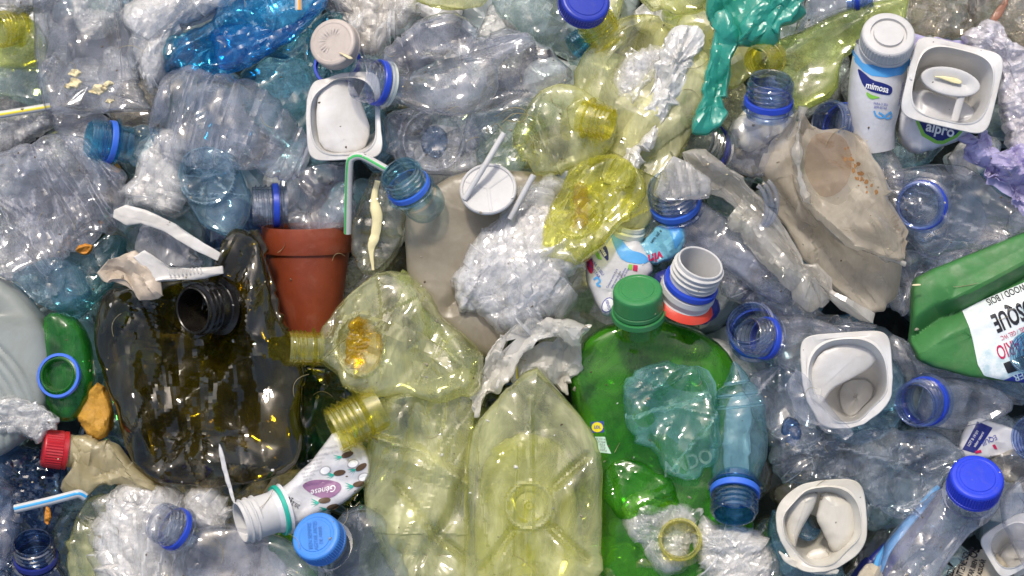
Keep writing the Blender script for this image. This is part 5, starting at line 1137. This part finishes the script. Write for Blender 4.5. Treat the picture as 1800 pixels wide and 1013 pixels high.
bottle('clear bottle with a blue-ringed mouth beside the middle white cup', (1601, 710, 172), 190, 56, 43, NBLUE,
       [('body', pillow([(1632, 668), (1702, 664), (1764, 682), (1796, 716), (1744, 750), (1662, 758), (1616, 742)], 100, 36, size=60, amp=6, seed=103, st=(-10, 2)), GREYC)], collar=COLLAR, Ln=1.6)
bag('clear_bottle', 'grey clear bottle between the green jug and the blue-ringed mouth', 'bottle', [(1560, 590), (1600, 610), (1650, 645), (1740, 664), (1800, 680), (1790, 720), (1700, 680), (1620, 660), (1570, 640)], 78, 26, GREYC, 40, 8, 104)
bag('crushed_bottle', 'large crushed clear bottle full of creases above the torn cream cup', 'bottle', [(1342, 762), (1382, 740), (1452, 764), (1562, 748), (1642, 768), (1702, 800), (1662, 850), (1602, 922), (1542, 902), (1502, 852), (1422, 852), (1360, 842)], 88, 44, pet('bluegrey_clear_pet', (0.945, 0.965, 0.98), haze=.20, hazecol=(.74, .80, .88), edgep=14), 34, 13, 105, CRB, st=(20, 1.7))
T = cup('cream-white cup with a torn rim and a pinched wall at the lower right', 1440, 922, 172, 80, 80, 5, CUPC, off=(-10, 14), depth=125, base=0.30, inner=0.86, seed=5, corner=5.0, ipw=2.6, nobase=True, name='yoghurt_cup', warp=3,
    dent=dents(rim_bend(1365, 855, 36, 12, 12, -5), rim_bend(1365, 990, 40, 14, -14, -6), rim_bend(1510, 990, 40, -16, -12, -5)))
T.part('pinched_wall', pillow([(1374, 905), (1380, 880), (1402, 866), (1440, 862), (1434, 886), (1416, 915), (1402, 948), (1398, 975), (1384, 950)], 138, 18, 6, size=70, amp=3, seed=203, q=2.0, jag=.1, slope=(.1, -.1)), CUPC)
T.part('pinched_wall', pillow([(1442, 862), (1478, 868), (1502, 888), (1508, 925), (1500, 958), (1476, 976), (1458, 966), (1448, 935), (1432, 912), (1438, 885)], 136, 20, 6, size=70, amp=3, seed=204, q=2.0, jag=.1, slope=(-.1, -.1)), CUPC)
T.part('pinched_wall', pillow([(1410, 985), (1424, 966), (1448, 962), (1462, 980), (1448, 994), (1424, 996)], 132, 12, 5, size=40, amp=2, seed=205, q=2.0, jag=.1), CUPC)
T.part('torn_strip', pillow([(1362, 962), (1380, 975), (1420, 992), (1470, 996), (1466, 1006), (1420, 1006), (1378, 988)], 166, 4, 3, size=20, amp=1.5, seed=4, smooth=1), CUPC)
T = Thing('printed_wrapper', 'white wrapper scrap with a navy block and red marks near the right edge', 'wrapper', (1730, 770, 90), 'printed scraps in the heap')
g = pillow([(1684, 778), (1712, 732), (1760, 745), (1800, 760), (1800, 806), (1750, 806), (1690, 806)], 84, 14, size=40, amp=4, seed=106, smooth=1)
b_ = T.part('sheet', g, PLASTW); tr = bvh(g)
T.part('print_block', drape(flatpoly([(1690, 790), (1716, 740), (1744, 752), (1712, 796)], 0, 0, 40, 6), tr, 1), NAVY, b_)
T.part('white_lettering', drape(join(text_geo('LOT B 19 SM', 1708, 770, 5, 58, .8), text_geo('sabor natural', 1718, 772, 5, 58, .8)), tr, 1.7), WHITEP, b_)
T.part('lettering', drape(text_geo('EQUIL', 1736, 774, 9, 205, .9), tr, 1.5), INKBLUE, b_)
T.part('red_mark', drape(join(flatpoly([(1743, 782), (1748, 781), (1753, 790), (1747, 789)], 0, 0, 20, 3), flatpoly([(1712, 792), (1722, 790), (1724, 795), (1712, 797)], 0, 0, 20, 3)), tr, 1.5), INKRED, b_)
bottle('clear bottle with a blue open mouth cut by the right edge', (1800, 768, 170), 178, 46, 42, NBLUE, [('body', tube([(1835, 770, 126, 40), (1870, 775, 118, 60), (1910, 780, 112, 70)], NS=10, NA=40), CLEAR)], Ln=1.5)
bag('plastic_wrap', 'brownish clear film right of the royal blue cap', 'wrap', [(1736, 800), (1790, 790), (1840, 800), (1840, 850), (1790, 850), (1750, 836)], 84, 18, BROWN, 26, 6, 107, WAD)
bag('navy_wrapper', 'dark navy wrapper with a sky blue edge under the capped bottle', 'wrapper', [(1500, 1000), (1560, 950), (1612, 900), (1652, 846), (1664, 860), (1630, 920), (1580, 980), (1540, 1050), (1490, 1050)], 76, 14, NAVY, 50, 4, 108, 'printed scraps in the heap')
bag('blue_strip', 'sky blue label edge along the left of the capped bottle', 'label', [(1534, 985), (1560, 950), (1605, 898), (1644, 852), (1652, 858), (1612, 910), (1570, 962), (1546, 1020), (1536, 1015)], 104, 8, SKYB, 30, 2, 109)
bottle_body('clear bottle with a royal blue cap lying at the lower right', pillow([(1652, 852), (1700, 872), (1762, 862), (1748, 902), (1702, 960), (1640, 1050), (1532, 1050), (1552, 972), (1602, 912)], 120, 46, size=50, amp=9, seed=110, st=(50, 1.8)), HAZY, (1704, 832, 236), 84, 52, 47, .80, CAPBLUE)
cup('white cup lying behind the clear dome at the right edge', 1775, 955, 120, 50, 44, 30, CUPW, off=(20, 30), depth=70, base=.7, seed=7)
bag('clear_bottle', 'clear rounded bottle cut by the right edge at the bottom', 'bottle', [(1758, 880), (1790, 842), (1840, 826), (1840, 1010), (1800, 990), (1768, 940)], 150, 34, CLEAR, 50, 6, 111)
T = Thing('printed_wrapper', 'whitish wrapper covered in small black print at the bottom right', 'wrapper', (1700, 1000, 70), 'printed scraps in the heap')
g = pillow([(1630, 1060), (1680, 992), (1728, 958), (1770, 985), (1810, 1060)], 66, 12, size=24, amp=5, seed=112, smooth=1)
b_ = T.part('sheet', g, BUFF); tr = bvh(g)
T.part('lettering', drape(join(*[text_geo(s_, x, y, h_, 68, .6, 0, .03) for s_, x, y, h_ in (('INGREDIENTES', 1672, 1002, 11), ('CONTIENE SOJA', 1690, 996, 11), ('OS', 1712, 972, 16), ('AGITAR BIEN', 1706, 1004, 9), ('SIN AZUCAR', 1722, 1002, 8))]), tr, 1.2), INKBLK, b_)
bag('paper_scrap', 'small buff paper scrap at the bottom edge under the navy wrapper', 'paper', [(1504, 1010), (1528, 985), (1552, 1000), (1556, 1050), (1500, 1050)], 110, 6, BUFF, 20, 3, 113)
# film with the yellow ring at the bottom
wad('plastic_wrap', 'crinkled clear film draped around the yellow ring at the bottom', 'wrap', [(1088, 884), (1132, 868), (1202, 884), (1232, 905), (1220, 960), (1200, 1000), (1160, 1000), (1128, 962), (1100, 932)], 112, 18, FILMC, 24, 7, 114, WAD)
wad('plastic_wrap', 'white crinkled wad under the blue collar at the bottom', 'wrap', [(1230, 905), (1262, 925), (1320, 930), (1356, 950), (1366, 1050), (1250, 1050), (1236, 1000), (1222, 960)], 112, 34, FILMWARM, 20, 8, 115, WAD)
T = Thing('bottle_neck', 'yellow ring-shaped bottle mouth facing up in the crinkled film at the bottom', 'bottle neck', (1195, 945, 130), BOT)
T.solo(neck_geo(frame((1193, 944, 156), 120, 74), 39, 1.3, 2), NYEL)
bag('crushed_bottle', 'pale green-yellow bottle wall at the bottom edge under the yellow ring', 'bottle', [(1060, 960), (1120, 950), (1180, 1000), (1240, 1010), (1260, 1060), (1060, 1060)], 84, 24, YGRN, 40, 8, 116, CRB)
# ------------------------------------------------------------------ fine dirt: crumbs, film shreds and dry fibres lying on whatever is on top
def crumbs():
    bpy.context.view_layer.update(); dg = bpy.context.evaluated_depsgraph_get(); r = np.random.default_rng(77)
    Vs, Fs, fm, o = [], [], [], 0
    mats = [solid('brown_speck', (0.10, 0.07, 0.04), rough=.9), CRUMB, FOAMW, BEIGE, solid('grey_speck', (0.25, 0.25, 0.24), rough=.9), HAIR]
    while len(Vs) < 420:
        x, y = r.uniform(0, 1800), r.uniform(0, 1013)
        hit, loc, nrm, *_ = sc.ray_cast(dg, Vector(((x - 900) * S, (506.5 - y) * S, 1.0)), Vector((0, 0, -1)))
        if not hit or abs(nrm.z) < .3: continue
        kind = r.choice(6, p=[.38, .14, .12, .1, .12, .14]); p = np.array(loc)
        n_ = np.array(nrm) * (1 if nrm.z > 0 else -1); e = np.cross(n_, [0.3, 0.9, 0.1]); e /= np.linalg.norm(e); f = np.cross(n_, e)
        a = r.uniform(0, 6.28); e, f = e * math.cos(a) + f * math.sin(a), f * math.cos(a) - e * math.sin(a)
        if kind == 5:
            n = 10; L_ = r.uniform(14, 50) * S; k = r.uniform(-1, 1) * 1.6; t = np.linspace(-.5, .5, n)
            c = p + n_ * S * (1.5 + 5 * (t[:, None] * 2) ** 2) + e * L_ * t[:, None] + f * L_ * k * (t[:, None] ** 2); w_ = .45 * S
            V = np.concatenate([c + f * w_, c - f * w_, c + n_ * w_]).reshape(3, n, 3).transpose(1, 0, 2).reshape(-1, 3); F = grid_faces(n, 3)
        else:
            m = 7; rr = r.uniform(.8, 2.6) * S * (1.8 if kind in (2, 3) else 1) * r.uniform(.6, 1.3, m); th = np.linspace(0, 6.28, m, endpoint=False)
            ring_ = p + (e * (rr * np.cos(th))[:, None] + f * (rr * .7 * np.sin(th))[:, None])
            V = np.concatenate([ring_ + n_ * .2 * S, p + (ring_ - p) * .5 + n_ * rr.mean() * .7, ring_ * 0 + p + n_ * rr.mean() * .8]); F = grid_faces(3, m)
        Vs.append(V); Fs.append(F + o); fm.append(np.full(len(F), kind)); o += len(V)
    me = make_mesh('crumbs', np.concatenate(Vs), Fs, mats, np.concatenate(fm)); ob = bpy.data.objects.new('crumbs', me); COL.objects.link(ob)
    ob['label'] = 'tiny crumbs, film shreds and dry fibres scattered over the plastic'; ob['category'] = 'crumbs'; ob['kind'] = 'stuff'
crumbs()
